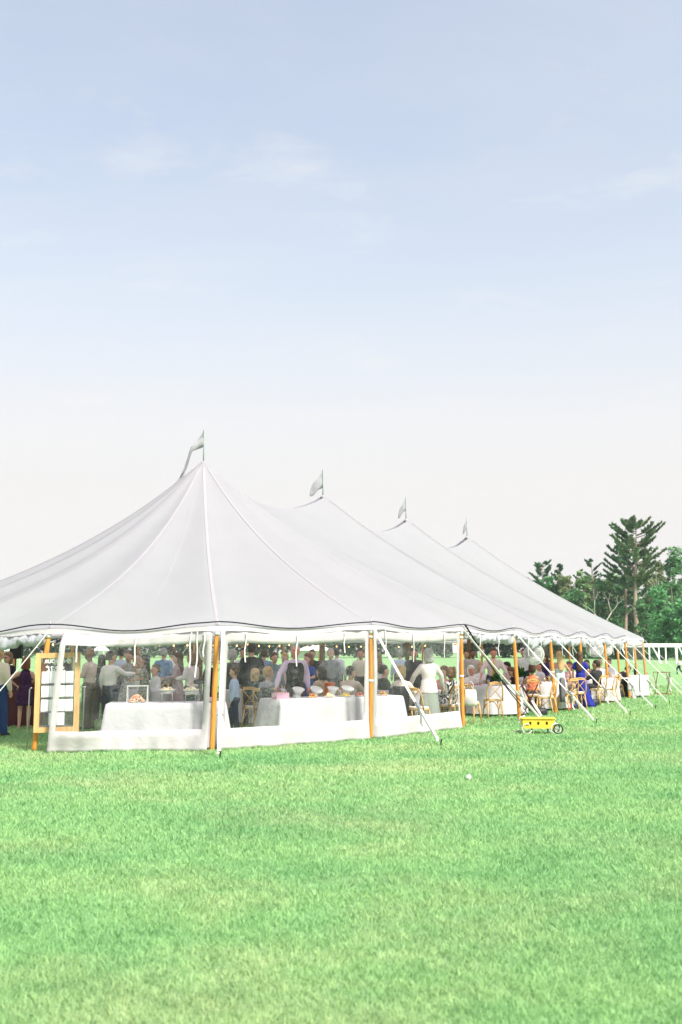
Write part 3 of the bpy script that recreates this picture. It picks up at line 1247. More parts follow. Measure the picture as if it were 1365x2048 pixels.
def person(label, px, Y, h, face, top, bottom=None, pose='stand', arms=('down', 'down'), skin='fair', hair='brown', hs='short', woman=False,
           lean=0.0, yaw=0.0, kind='shirt', sleeve='long', vest=None, tie=None, skirt=None, hem=0.45, shoes=(0.03, 0.025, 0.02), group='wedding guests in and around the tent',
           stoop=0.0, flare=0.20, gown_shift=0.0, glasses=False, z=0.0):
    """local frame: x right, y forward; baseline height 1.75"""
    S = h / 1.735
    x = gx(px, Y)
    root = thing('person', label, 'person', (x, Y, z), R(face - 90), group)
    sit = pose == 'sit'
    hipz = 0.545 / S if sit else 0.93
    la, lb = lean, 0
    ca, sa = math.cos(la), math.sin(la)

    def Up(p):
        """upper body point relative to the hip, leaned forward"""
        px_, py_, pz_ = p
        return Vector((px_, py_ * ca + pz_ * sa, -py_ * sa + pz_ * ca + hipz)) * S

    def Lo(p):
        return Vector((p[0], p[1], p[2] + hipz)) * S

    cy_, sy_ = math.cos(yaw), math.sin(yaw)

    def Hd(p):
        """head point, turned by yaw about the neck"""
        px_, py_, pz_ = p
        px_, py_, pz_ = px_ * 1.1, 0.01 + (py_ - 0.01) * 1.1, 0.60 + (pz_ - 0.60) * 1.1 - 0.04
        return Up((px_ * cy_ - py_ * sy_, px_ * sy_ + py_ * cy_ + stoop, pz_ - abs(stoop) * 0.25))

    sw = 0.165 if woman else 0.185
    hw = 0.168 if woman else 0.152

    def torso(mb, inf, z0=-0.06, z1=0.50):
        prof = [(-0.06, hw, 0.118), (0.04, hw - 0.008, 0.112), (0.15, 0.122 if woman else 0.142, 0.098), (0.30, 0.142 if woman else 0.165, 0.116), (0.385, sw - 0.028, 0.105), (0.435, sw - 0.055, 0.088), (0.47, 0.095, 0.072), (0.505, 0.066, 0.060)]
        rings = []
        for zz, rx, ry in prof:
            if zz < z0 - 1e-6 or zz > z1 + 1e-6:
                continue
            k = [Up((p.x, p.y, p.z)) for p in ell(0, 0.0 if zz > 0.1 else -0.01, zz, rx + inf, ry + inf)]
            rings.append(k)
        mb.loft(rings)

    def limb(mb, pts, rads, inf=0.0, seg=9):
        mb.tube(pts, [(r + inf) * S for r in rads], seg, True)

    J = {}
    for sd, nm in ((-1, arms[0]), (1, arms[1])):
        e, w = ARMS[nm]
        J[sd] = (Up((sd * (sw - 0.018), -0.005, 0.415)), Up((sd * e[0], e[1], e[2])), Up((sd * w[0], w[1], w[2])))
    K = {}
    for sd in (-1, 1):
        if sit:
            K[sd] = (Lo((sd * 0.09, 0.02, -0.01)), Lo((sd * 0.12, 0.42, 0.0)), Vector((sd * 0.12 * S, 0.40 * S, 0.085)), Vector((sd * 0.13 * S, 0.53 * S, 0.03)))
        elif pose == 'run':
            if sd > 0:
                K[sd] = (Lo((0.085, 0, 0)), Lo((0.09, 0.25, -0.38)), Lo((0.09, 0.18, -0.82)), Lo((0.10, 0.32, -0.86)))
            else:
                K[sd] = (Lo((-0.085, 0, 0)), Lo((-0.09, -0.05, -0.44)), Lo((-0.09, -0.35, -0.72)), Lo((-0.09, -0.36, -0.86)))
        elif pose == 'step':
            y0 = 0.12 * sd
            K[sd] = (Lo((sd * 0.085, 0, 0)), Lo((sd * 0.095, y0 * 0.6 + 0.02, -0.43)), Lo((sd * 0.10, y0, -0.85)), Lo((sd * 0.115, y0 + 0.14, -0.90)))
        else:
            K[sd] = (Lo((sd * 0.085, 0, 0)), Lo((sd * 0.10, 0.02, -0.44)), Lo((sd * 0.105, -0.02, -0.85)), Lo((sd * 0.125, 0.13, -0.90)))
    # ---- body
    b = MB()
    torso(b, 0.0)
    b.tube([Up((0, -0.01, 0.46)), Hd((0, 0.0, 0.60))], [0.060 * S, 0.052 * S], 10, True)
    rot = None
    b.loft([[Hd((q.x, q.y, zz)) for q in ell(0, yy, 0, rx, ry)] for zz, yy, rx, ry in (
        (0.578, 0.035, 0.025, 0.030), (0.595, 0.035, 0.045, 0.056), (0.63, 0.028, 0.062, 0.078), (0.67, 0.018, 0.072, 0.092), (0.71, 0.010, 0.077, 0.098), (0.75, 0.004, 0.076, 0.096), (0.785, 0.0, 0.064, 0.082), (0.81, -0.002, 0.040, 0.054), (0.82, -0.002, 0.012, 0.016))])
    b.loft([[Hd((q.x, q.y, zz)) for q in ell(0, yy, 0, rx, ry, 8)] for zz, yy, rx, ry in ((0.652, 0.108, 0.016, 0.018), (0.668, 0.112, 0.017, 0.022), (0.70, 0.104, 0.010, 0.014), (0.715, 0.10, 0.006, 0.008))])
    for sd in (-1, 1):
        b.loft([[Hd((q.x, q.y, zz)) for q in ell(sd * 0.078, 0.0, 0, rx, ry, 8)] for zz, rx, ry in ((0.655, 0.008, 0.010), (0.68, 0.014, 0.020), (0.71, 0.014, 0.020), (0.722, 0.006, 0.010))])
    fing = MB()
    for sd in (-1, 1):
        s_, e_, w_ = J[sd]
        limb(b, [s_, s_.lerp(e_, 0.5), e_, e_.lerp(w_, 0.4), w_], [0.054, 0.046, 0.037, 0.036, 0.026])
        fd = (w_ - e_).normalized()
        palm = w_ + fd * 0.075 * S
        limb(b, [w_, w_ + fd * 0.05 * S, palm], [0.028, 0.036, 0.030], 0, 8)
        sidev = fd.cross(Vector((0, 1, 0.3)))
        if sidev.length < 0.1:
            sidev = fd.cross(Vector((1, 0, 0)))
        sidev.normalize()
        curl = fd.cross(sidev).normalized()
        if curl.y > 0 and not sit:
            curl = curl
        for fi, (o_, ln) in enumerate(((-0.027, 0.062), (-0.009, 0.076), (0.009, 0.072), (0.026, 0.056))):
            r0 = palm + sidev * o_ * S - fd * 0.012 * S
            m_ = r0 + fd * ln * 0.6 * S + curl * 0.008 * S
            fing.tube([r0, m_, m_ + fd * ln * 0.4 * S + curl * 0.022 * S], [0.0095 * S, 0.009 * S, 0.007 * S], 5, True)
        tb = w_ + fd * 0.03 * S + sidev * -0.03 * S
        fing.tube([tb, tb + (fd * 0.6 - sidev).normalized() * 0.035 * S, tb + (fd - sidev * 0.5).normalized() * 0.062 * S], [0.012 * S, 0.010 * S, 0.008 * S], 5, True)
    for sd in (-1, 1):
        a_, k_, n_, t_ = K[sd]
        limb(b, [a_, a_.lerp(k_, 0.4), k_, k_.lerp(n_, 0.35), n_], [0.088, 0.078, 0.056, 0.054, 0.036])
        limb(b, [n_ + Vector((0, -0.02, -0.03 * S)), t_], [0.034, 0.026], 0, 8)
    sk = mat('skin ' + skin, SKIN[skin], 0.55, 0.08, 9, 0, 30, 0, 0.3)
    bo = b.build('body', sk, root)
    PENDING.append((bo, 0.019, 4, fing))
    # face
    if math.sin(R(face) + yaw) < 0.75:
        for sd in (-1, 1):
            q = Hd((sd * 0.031, 0.100, 0.70))
            MB().ball(q, 0.0115 * S, 8, 5).build('eye', M_EYE, bo, True)
        q = Hd((0, 0.104, 0.634))
        MB().ball(q, (0.022 * S, 0.008 * S, 0.006 * S), 8, 5).build('mouth', M_LIP, bo, True)
        if glasses:
            g = MB()
            for sd in (-1, 1):
                c = [Hd((sd * 0.034 + 0.026 * math.cos(a), 0.114, 0.70 + 0.019 * math.sin(a))) for a in [2 * PI * k / 12 for k in range(13)]]
                g.tube(c, 0.004 * S, 5)
                g.tube([Hd((sd * 0.06, 0.11, 0.705)), Hd((sd * 0.082, 0.0, 0.705))], 0.003 * S, 5)
            g.build('glasses', M_BLACK, root, True)
    # ---- hair
    if hs != 'bald':
        hm = mat('hair ' + hair, HAIR[hair], 0.6, 0.3, 30, 0.5, 60, 0, 0.3)
        hb = MB()
        vol = {'short': 0.006, 'long': 0.012, 'bun': 0.010, 'curly': 0.022, 'bob': 0.014, 'thin': 0.0045}[hs]

        def cap(yb, ztop_in, zlow):
            rings = []
            for zz, yy, rx, ry in ((zlow, -0.035, 0.062, 0.055), (0.68, -0.028, 0.074, 0.070), (0.715, -0.022, 0.080, 0.082), (0.75, -0.010, 0.080, 0.092), (0.785, -0.004, 0.069, 0.085), (0.812, -0.003, 0.045, 0.058), (0.826, -0.003, 0.012, 0.016)):
                rings.append([Hd((q.x, q.y, zz + (vol * 0.6 if zz > 0.78 else 0))) for q in ell(0, yy - vol * 0.3, 0, rx + vol, ry + vol, 16)])
            hb.loft(rings)
        cap(0, 0, 0.64 if hs in ('short', 'thin', 'bun') else 0.60)
        if hs == 'long':
            rings = []
            for zz, yy, rx, ry in ((0.72, -0.03, 0.088, 0.075), (0.64, -0.045, 0.092, 0.066), (0.54, -0.065, 0.100, 0.055), (0.44, -0.085, 0.098, 0.050), (0.34, -0.10, 0.082, 0.042), (0.27, -0.11, 0.045, 0.03)):
                rings.append([Hd((q.x, q.y, zz)) for q in ell(0, yy, 0, rx, ry, 16)])
            hb.loft(rings)
        elif hs == 'bun':
            hb.ball(Hd((0, -0.115, 0.735)), 0.048 * S, 10, 7)
        elif hs == 'bob':
            rings = []
            for zz, yy, rx, ry in ((0.73, -0.025, 0.095, 0.078), (0.66, -0.035, 0.102, 0.075), (0.59, -0.040, 0.098, 0.066), (0.55, -0.045, 0.080, 0.055)):
                rings.append([Hd((q.x, q.y, zz)) for q in ell(0, yy, 0, rx, ry, 16)])
            hb.loft(rings)
        elif hs == 'curly':
            for k in range(26):
                a, c = random.random() * 2 * PI, random.random()
                hb.ball(Hd((0.085 * math.cos(a) * (1 - 0.4 * c), -0.03 + 0.085 * math.sin(a) * (1 - 0.4 * c) - 0.01, 0.66 + 0.16 * c)), 0.034 * S, 7, 5)
        if hs == 'curly':
            pass
        else:
            for i_, v_ in enumerate(hb.v):
                q = Vector(v_)
                w = mnoise.noise(q * 38 + Vector((px, 0, 0))) * 0.007
                hb.v[i_] = tuple(q + Vector((w, w, w * 0.5)))
        hb.build('hair', hm, root, True)
    # ---- clothes
    tm = top if not isinstance(top, tuple) else cloth('%.2f %.2f %.2f' % top, top)
    tb_ = MB()
    if kind == 'strapless':
        torso(tb_, 0.012, 0.0, 0.31)
    else:
        torso(tb_, 0.022 if kind in ('jacket', 'blouse') else 0.015, 0.0, 0.51)
    if kind in ('jacket', 'blouse', 'untucked') and not sit:
        tb_.loft([[Up((q.x, q.y, zz)) for q in ell(0, -0.01, 0, rx, ry)] for zz, rx, ry in ((-0.16, hw + 0.04, 0.15), (-0.05, hw + 0.028, 0.14), (0.10, 0.165, 0.125))])
    if sleeve != 'none' and kind != 'strapless':
        for sd in (-1, 1):
            s_, e_, w_ = J[sd]
            inf = 0.017 if kind != 'jacket' else 0.024
            if sleeve == 'long':
                w2 = e_.lerp(w_, 0.93)
                limb(tb_, [s_, s_.lerp(e_, 0.5), e_, e_.lerp(w_, 0.5), w2], [0.060, 0.052, 0.042, 0.040, 0.033], inf)
            elif sleeve == 'roll':
                limb(tb_, [s_, s_.lerp(e_, 0.5), e_, e_.lerp(w_, 0.25)], [0.060, 0.052, 0.044, 0.042], inf)
            else:
                limb(tb_, [s_, s_.lerp(e_, 0.55)], [0.062, 0.056], inf)
    nm = {'shirt': 'shirt', 'blouse': 'blouse', 'jacket': 'jacket', 'dress': 'bodice', 'strapless': 'bodice', 'untucked': 'shirt'}[kind]
    to = tb_.build(nm, tm, root)
    PENDING.append((to, 0.024, 3, None))
    if vest is not None:
        vb = MB()
        torso(vb, 0.030, -0.06, 0.44)
        vo = vb.build('waistcoat', cloth('vest %.2f %.2f %.2f' % vest, vest) if isinstance(vest, tuple) else vest, root)
        PENDING.append((vo, 0.024, 3, None))
    if tie is not None:
        tmb = MB()
        rows = []
        for zz, w in ((0.485, 0.020), (0.46, 0.016), (0.35, 0.026), (0.20, 0.036), (0.08, 0.036), (0.04, 0.004)):
            yy = 0.075 if zz > 0.45 else (0.138 if zz > 0.15 else 0.140)
            rows.append([Up((-w, yy, zz)), Up((w, yy, zz)), Up((w, yy + 0.012, zz)), Up((-w, yy + 0.012, zz))])
        tmb.loft(rows)
        tmb.build('necktie', cloth('tie %.2f %.2f %.2f' % tie, tie), root)
    low = skirt if skirt is not None else bottom
    if low is None:
        low = tm
    lm = low if not isinstance(low, tuple) else cloth('%.2f %.2f %.2f' % low, low)
    lbm = MB()
    if skirt is not None or kind in ('dress', 'strapless'):
        if sit:
            for sd in (-1, 1):
                a_, k_, n_, t_ = K[sd]
                limb(lbm, [a_, a_.lerp(k_, 0.5), k_, k_.lerp(n_, 0.5)], [0.115, 0.11, 0.09, 0.085], 0.02)
            torso(lbm, 0.02, -0.06, 0.15)
            lbm.box(Lo((0, 0.2, -0.02)) , (0.24 * S, 0.42 * S, 0.14 * S))
        else:
            N = 40
            z_hem = hem / S - hipz * 1.0
            rows = []
            for q in [k / 12 for k in range(13)]:
                zz = 0.14 + (z_hem - 0.14) * q
                qq = min(1, q * 2.0)
                rx = (0.135 + 0.055 * math.sin(qq * PI / 2)) + flare * max(0, q - 0.2) ** 1.3
                ry = (0.108 + 0.03 * math.sin(qq * PI / 2)) + flare * max(0, q - 0.2) ** 1.3
                row = []
                for k in range(N):
                    th = 2 * PI * k / N
                    w = 1 + 0.09 * q * q * math.sin(th * 9 + px) + 0.05 * q * math.sin(th * 5 + 1.3)
                    row.append(Lo((rx * w * math.cos(th) + gown_shift * q * q, ry * w * math.sin(th) - 0.01 + lean * 0.1 * (1 - q), zz)))
                rows.append(row)
            lbm.loft(rows)
        lo = lbm.build('skirt', lm, root, True)
        if sit:
            PENDING.append((lo, 0.026, 3, None))
    else:
        torso(lbm, 0.026, -0.06, 0.06)
        for sd in (-1, 1):
            a_, k_, n_, t_ = K[sd]
            limb(lbm, [a_, a_.lerp(k_, 0.4), k_, k_.lerp(n_, 0.5), n_ + (k_ - n_) * -0.02], [0.098, 0.088, 0.068, 0.062, 0.058], 0.018)
        lo = lbm.build('trousers', lm, root)
        PENDING.append((lo, 0.026, 3, None))
    for sd in (-1, 1):
        a_, k_, n_, t_ = K[sd]
        sh = MB()
        heel = Vector((n_.x, n_.y - 0.045 * S, t_.z + 0.015))
        sh.tube([heel, heel.lerp(t_, 0.5) + Vector((0, 0, 0.012)), t_], [0.040 * S, 0.043 * S, 0.036 * S], 8, True)
        lowz = min(v_[2] for v_ in sh.v)
        ground_z = -z
        if lowz < 0.002 and pose != 'run':
            sh.v = [(a, bq, max(c, 0.002)) for a, bq, c in sh.v]
        sh.build('shoe', mat('shoe %.2f %.2f %.2f' % shoes, shoes, 0.45), root, True)
    return root


def finish_people():
    """turn the overlapping limb volumes into one continuous surface each"""
    for o, vox, sm, extra in PENDING:
        m = o.modifiers.new('remesh', 'REMESH')
        m.mode = 'VOXEL'
        m.voxel_size = vox
        m.use_smooth_shade = True
        s = o.modifiers.new('smooth', 'SMOOTH')
        s.factor = 0.5
        s.iterations = sm
    dg = bpy.context.evaluated_depsgraph_get()
    dg.update()
    new = []
    for o, vox, sm, extra in PENDING:
        me = bpy.data.meshes.new_from_object(o.evaluated_get(dg), depsgraph=dg)
        new.append(me)
    for (o, vox, sm, extra), me in zip(PENDING, new):
        old = o.data
        mt = old.materials[0]
        o.modifiers.clear()
        if extra is not None:
            bm = bmesh.new()
            bm.from_mesh(me)
            base = [bm.verts.new(v) for v in extra.v]
            for f in extra.f:
                try:
                    bm.faces.new([base[i] for i in f]).smooth = True
                except ValueError:
                    pass
            bm.to_mesh(me)
            bm.free()
        if not me.materials:
            me.materials.append(mt)
        me.name = o.name
        o.data = me
        bpy.data.meshes.remove(old)


def seated(label, short, px, Y, face, top, chair_label=None, **kw):
    p = person(label, px, Y, kw.pop('h', 1.70), face, top, pose='sit', **kw)
    x = gx(px, Y)
    chair(x, Y, face, chair_label or ('cross-back chair that the ' + short + ' sits on'))
    return p


WHITE_S = (0.72, 0.70, 0.67)
CREAM = (0.66, 0.60, 0.50)
NAVY = (0.018, 0.028, 0.06)
DARK = (0.024, 0.024, 0.027)
CHAR = (0.075, 0.072, 0.075)
LACE = pattern('purple lace', (0.028, 0.010, 0.035), (0.085, 0.04, 0.10), 60, 0.45, 0.6)
GREYPAT = pattern('grey print', (0.16, 0.17, 0.16), (0.50, 0.50, 0.47), 26, 0.42, 0.58, 1.5)
OLIVEPAT = pattern('olive print', (0.09, 0.10, 0.07), (0.34, 0.34, 0.28), 24, 0.42, 0.58, 1.5)
TANPAT = pattern('tan print', (0.36, 0.27, 0.17), (0.62, 0.53, 0.38), 30, 0.42, 0.58, 1.5)
ZEBRA = pattern('zebra print', (0.03, 0.03, 0.03), (0.74, 0.72, 0.70), 11, 0.48, 0.52, 2.5, (1, 1, 0.5))
PINKPAT = pattern('pink print', (0.62, 0.27, 0.30), (0.72, 0.60, 0.58), 28, 0.42, 0.58, 1.0)
WHTPAT = pattern('white floral', (0.74, 0.70, 0.66), (0.42, 0.22, 0.17), 26, 0.58, 0.66, 1.0)


def people():
    P = person
    # open side by the bar
    P('person with fair hair in cream shirt and blue jeans cut off by the photo edge', -1, 19.7, 1.74, 75, CREAM, (0.035, 0.07, 0.18), hair='blond', arms=('fwd', 'down'), pose='step')
    P('woman in black top and dark glasses behind the dark bar', 17, 23.6, 1.62, 245, DARK, DARK, hair='lightbrown', hs='bob', woman=True, sleeve='short', arms=('fwd', 'fwd'), glasses=True)
    P('woman with short brown hair in dark purple lace dress, her back to the lawn', 54, 21.6, 1.52, 97, LACE, kind='dress', hem=0.50, hair='auburn', hs='bob', woman=True, sleeve='none', arms=('hip', 'fwd'), flare=0.03, shoes=(0.45, 0.28, 0.2))
    P('dark-haired person whose head shows above the wooden seating sign', 93, 25.5, 1.66, 260, (0.2, 0.25, 0.3), CHAR, hair='brown')
    # behind the first clear wall
    P('bald man in beige shirt and olive trousers beside the seating sign', 181, 21.4, 1.72, 165, (0.56, 0.45, 0.39), (0.13, 0.125, 0.085), hs='bald', skin='brown', arms=('fwd', 'fwd'))
    P('black-haired man in white shirt and navy trousers reaching out behind the first clear wall', 223, 21.2, 1.65, 62, WHITE_S, NAVY, hair='dark', arms=('down', 'reach'), skin='tan', yaw=-0.5)
    P('woman with long dark hair half hidden between the bald man and white-shirted man', 205, 24.2, 1.56, 100, (0.10, 0.12, 0.12), CHAR, hair='dark', hs='long', woman=True)
    P('brown-haired woman in grey printed dress with one arm raised', 259, 23.3, 1.66, 255, GREYPAT, kind='dress', hair='brown', hs='bun', woman=True, sleeve='none', arms=('shoulder', 'fwd'), skin='tan', hem=0.5, flare=0.08)
    P('woman with long black hair in olive printed dress facing the buffet', 291, 22.6, 1.56, 185, OLIVEPAT, kind='dress', hair='dark', hs='long', woman=True, sleeve='short', arms=('fwd', 'up'), skin='tan', hem=0.5, flare=0.1)
    seated('red-faced man in pale shirt sitting behind the chip bowls', 'red-faced man', 313, 24.4, 215, (0.60, 0.60, 0.57), bottom=CHAR, skin='red', hair='brown', arms=('lap', 'lap'))
    P('grey-haired man in blue shirt standing deep in the tent', 328, 26.0, 1.73, 80, (0.14, 0.24, 0.42), CHAR, hair='grey')
    P('woman with long brown hair in mauve dress beside the hanging ribbons', 357, 22.4, 1.62, 178, (0.34, 0.25, 0.26), kind='dress', hair='brown', hs='long', woman=True, arms=('fwd', 'lap'), hem=0.5, flare=0.10)
    P('person in loose white blouse and dark teal trousers at the end of the buffet', 384, 21.3, 1.64, 150, (0.66, 0.62, 0.60), (0.045, 0.07, 0.085), kind='blouse', hair='lightbrown', hs='bob', woman=True, arms=('fwd', 'fwd'), skin='tan')
    P('person in black suit seen through the gap beside the tent pole', 419, 20.2, 1.60, 172, DARK, DARK, kind='jacket', hair='dark', arms=('fwd', 'fwd'))
    # behind the second clear wall
    P('boy in light blue shirt and dark trousers standing by the buffet end', 470, 19.4, 1.36, 178, (0.42, 0.53, 0.68), NAVY, hair='brown', arms=('down', 'down'), pose='step')
    P('person with curly grey hair in dark jacket behind the boy', 465, 23.5, 1.68, 100, CHAR, CHAR, kind='jacket', hair='grey', hs='curly')
    P('tall man in black suit behind the second clear wall', 504, 22.6, 1.84, 95, DARK, DARK, kind='jacket', hair='dark')
    P('man in slate blue shirt standing far inside by the field', 529, 27.2, 1.70, 85, (0.22, 0.27, 0.38), CHAR, hair='brown')
    P('brown-haired woman in teal top looking past the man in waistcoat', 549, 24.0, 1.62, 300, (0.13, 0.20, 0.20), CHAR, hair='brown', hs='bun', woman=True, skin='tan')
    seated('grey-haired man in grey shirt sitting with his back to the wall', 'grey-haired man', 537, 20.6, 52, (0.30, 0.32, 0.35), bottom=CHAR, hair='blond', arms=('lap', 'on_table'), yaw=-0.4)
    seated('blond woman in dark top sitting left of the grey-haired man', 'blond woman in dark top', 512, 21.6, 70, (0.035, 0.06, 0.06), bottom=CHAR, hair='blond', hs='bob', woman=True, h=1.58, arms=('lap', 'on_table'))
    P('big red-faced man in black waistcoat and lavender shirt at the second buffet', 591, 20.3, 1.80, 275, (0.58, 0.46, 0.60), CHAR, skin='red', hair='grey', hs='thin', arms=('down', 'table'), vest=pattern('black vest', (0.018, 0.02, 0.018), (0.05, 0.055, 0.05), 40))
    P('red-haired woman in royal blue dress beside the man in waistcoat', 617, 22.8, 1.60, 225, (0.03, 0.07, 0.30), kind='dress', hair='auburn', hs='bob', woman=True, sleeve='short', arms=('fwd', 'down'), hem=0.5, flare=0.08)
    seated('dark-haired woman in tan printed dress sitting behind the white dishes', 'woman in tan print', 643, 21.8, 140, TANPAT, kind='dress', hair='dark', hs='bob', woman=True, arms=('lap', 'on_table'), sleeve='short')
    P('man in black shirt standing far back beside the brown centre pole', 625, 28.5, 1.69, 265, DARK, DARK, hair='brown', skin='tan')
    P('man in white shirt standing beyond the brown centre pole', 674, 30.5, 1.72, 75, (0.68, 0.70, 0.76), NAVY, hair='dark')
    seated('black-haired man in beige shirt sitting near the amber pole', 'black-haired man', 702, 21.6, 55, (0.56, 0.48, 0.40), bottom=CHAR, hair='dark', skin='tan', arms=('lap', 'on_table'), yaw=-0.5)
    seated('man in black jacket sitting just right of the amber pole', 'man in black jacket', 768, 23.0, 20, DARK, bottom=DARK, kind='jacket', hair='dark', arms=('lap', 'lap'), skin='pink')
    # third clear wall
    P('man in pale blue shirt standing far behind the third clear wall', 800, 31.0, 1.70, 90, (0.50, 0.58, 0.72), CHAR, hair='grey')
    seated('blond woman in cream blouse sitting behind the guy strap', 'blond woman in cream', 803, 21.4, 72, (0.66, 0.60, 0.52), bottom=CHAR, kind='blouse', hair='blond', hs='curly', woman=True, arms=('on_table', 'on_table'), yaw=-0.4)
    P('grey-haired woman in white cardigan and long grey-green skirt, seen from behind', 857, 21.5, 1.70, 98, (0.68, 0.62, 0.60), skirt=(0.27, 0.30, 0.26), kind='blouse', hair='grey', hs='bob', woman=True, arms=('table', 'table'), hem=0.06, flare=0.10)
    seated('woman in coral top sitting beside the standing woman in cardigan', 'woman in coral top', 888, 23.4, 240, (0.62, 0.26, 0.22), bottom=CHAR, hair='auburn', hs='curly', woman=True, h=1.62)
    seated('woman in zebra-print dress sitting at the edge of the clear wall', 'woman in zebra print', 902, 22.3, 120, ZEBRA, kind='dress', hair='lightbrown', hs='curly', woman=True, arms=('lap', 'lap'), skin='tan', h=1.6)
    # open right-hand side
    P('man in grey shirt far inside left of the man in beige', 933, 33.2, 1.68, 262, (0.42, 0.42, 0.44), CHAR, hair='dark', skin='tan')
    P('brown-skinned man in beige shirt standing far inside behind the old woman', 946, 31.6, 1.70, 268, (0.50, 0.44, 0.40), CHAR, hair='dark', skin='brown')
    seated('white-haired old woman in white floral top at the first round table', 'white-haired old woman', 942, 26.3, 285, WHTPAT, bottom=(0.6, 0.58, 0.55), hair='white', hs='bob', woman=True, h=1.58, sleeve='short', arms=('on_table', 'on_table'), skin='red')
    P('man in pink-white shirt and yellow tie leaning with both hands on the table', 986, 27.5, 1.76, 268, (0.70, 0.58, 0.55), CHAR, hair='brown', skin='red', lean=0.22, arms=('table', 'table'), tie=(0.72, 0.42, 0.05), sleeve='roll')
    seated('dark-haired person in white sitting behind the pole right of the tie man', 'dark-haired person in white', 1013, 29.5, 200, (0.62, 0.60, 0.58), bottom=CHAR, hair='dark', hs='bob', woman=True)
    seated('red-haired woman in dark brown dress bending low over the table', 'red-haired woman bending low', 1035, 27.8, 200, (0.06, 0.035, 0.035), kind='dress', hair='auburn', hs='bob', woman=True, h=1.5, lean=0.35, arms=('on_table', 'on_table'))
    seated('curly-haired woman in coral red top at the second round table', 'curly-haired woman in coral', 1064, 27.4, 80, (0.66, 0.19, 0.09), bottom=CHAR, hair='brown', hs='curly', woman=True, sleeve='none', arms=('on_table', 'on_table'), h=1.62)
    seated('white-shirted man sitting across the second round table', 'white-shirted man', 1079, 30.2, 195, (0.68, 0.66, 0.66), bottom=CHAR, hair='brown', skin='red')
    P('woman in dark purple standing behind the second round table', 1090, 31.5, 1.56, 190, (0.06, 0.035, 0.12), kind='dress', hair='brown', hs='long', woman=True, hem=0.4)
    P('blonde woman in strapless mint green dress, her bare back to the lawn', 1119, 29.3, 1.64, 84, (0.42, 0.54, 0.50), kind='strapless', hair='blond', hs='long', woman=True, hem=0.08, flare=0.12, arms=('fwd', 'table'), skin='tan', yaw=0.3)
    seated('woman in pink printed top sitting between mint and blue dresses', 'woman in pink print', 1138, 31.0, 235, PINKPAT, bottom=CHAR, hair='lightbrown', hs='bob', woman=True, sleeve='short', arms=('on_table', 'on_table'), skin='red')
    P('brown-haired woman in long royal blue gown behind an amber pole', 1160, 29.8, 1.63, 62, (0.022, 0.035, 0.27), kind='dress', hair='brown', hs='long', woman=True, hem=0.04, flare=0.03, arms=('down', 'fwd'), gown_shift=0.24, sleeve='short')
    seated('dark-haired man in charcoal shirt sitting with his back to the lawn', 'man in charcoal shirt', 1192, 31.6, 128, (0.035, 0.037, 0.04), bottom=CHAR, hair='dark', skin='tan', arms=('on_table', 'on_table'), yaw=0.4, h=1.78)
    seated('bald man in white shirt facing the man in charcoal', 'bald man in white', 1199, 34.6, 235, (0.66, 0.64, 0.64), bottom=CHAR, hs='bald', skin='pink', h=1.78)
    seated('man in black suit bending forward at the last round table', 'man in black suit', 1230, 36.0, 10, DARK, bottom=DARK, kind='jacket', hair='dark', lean=0.8, arms=('on_table', 'on_table'))
    # more of the crowd, deeper in
    P('woman in navy dress standing far behind the seating sign', 128, 27.0, 1.62, 95, NAVY, kind='dress', hair='dark', hs='long', woman=True, sleeve='short', hem=0.5, flare=0.08)
    P('man in light blue shirt far behind the arm-raising woman', 243, 28.0, 1.72, 88, (0.50, 0.58, 0.70), CHAR, hair='dark')
    P('woman in cream dress far behind the black-haired woman', 277, 27.5, 1.60, 265, CREAM, kind='dress', hair='lightbrown', hs='bob', woman=True, hem=0.5, flare=0.1)
    P('man in white shirt far behind the woman in mauve', 346, 28.6, 1.74, 92, WHITE_S, NAVY, hair='brown')
    P('man in white shirt far behind the boy in blue', 487, 28.2, 1.73, 265, WHITE_S, CHAR, hair='dark', skin='tan')
    P('woman in pale pink dress far behind the man in waistcoat', 570, 27.0, 1.60, 240, (0.60, 0.42, 0.42), kind='dress', hair='blond', hs='long', woman=True, hem=0.5, flare=0.1)
    P('man in grey jacket far right of the brown centre pole', 662, 26.4, 1.72, 285, (0.20, 0.21, 0.23), CHAR, kind='jacket', hair='grey')
    P('man in beige shirt far behind the black-haired man near the amber pole', 722, 27.5, 1.70, 262, CREAM, CHAR, hair='brown', skin='red')
    P('woman in white top far behind the man in black jacket', 757, 28.3, 1.62, 100, WHITE_S, (0.3, 0.28, 0.25), hair='lightbrown', hs='long', woman=True, kind='blouse')
    P('man in dark jacket far behind the blond woman in cream', 828, 27.5, 1.72, 270, CHAR, CHAR, kind='jacket', hair='brown', skin='red')
    seated('blond woman in white top sitting between the old woman and the tie man', 'blond woman in white top', 962, 28.6, 262, WHITE_S, bottom=CHAR, hair='blond', hs='long', woman=True, arms=('on_table', 'on_table'))
    P('man in white shirt standing far inside behind the dark green plant', 1047, 34.5, 1.72, 262, WHITE_S, NAVY, hair='brown', skin='red')
    seated('man in pale blue shirt sitting far left of the mint dress', 'man in pale blue shirt', 1101, 33.0, 255, (0.5, 0.58, 0.70), bottom=CHAR, hair='dark', skin='tan', h=1.76)
    seated('woman in peach top sitting far behind the blue gown', 'woman in peach top', 1173, 35.0, 250, (0.66, 0.42, 0.32), bottom=CHAR, hair='brown', hs='long', woman=True, h=1.72)
    seated('man in white shirt sitting far right behind the small round fan', 'man in white shirt by the far fan', 1217, 37.2, 240, WHITE_S, bottom=CHAR, hair='brown', skin='red', h=1.8)
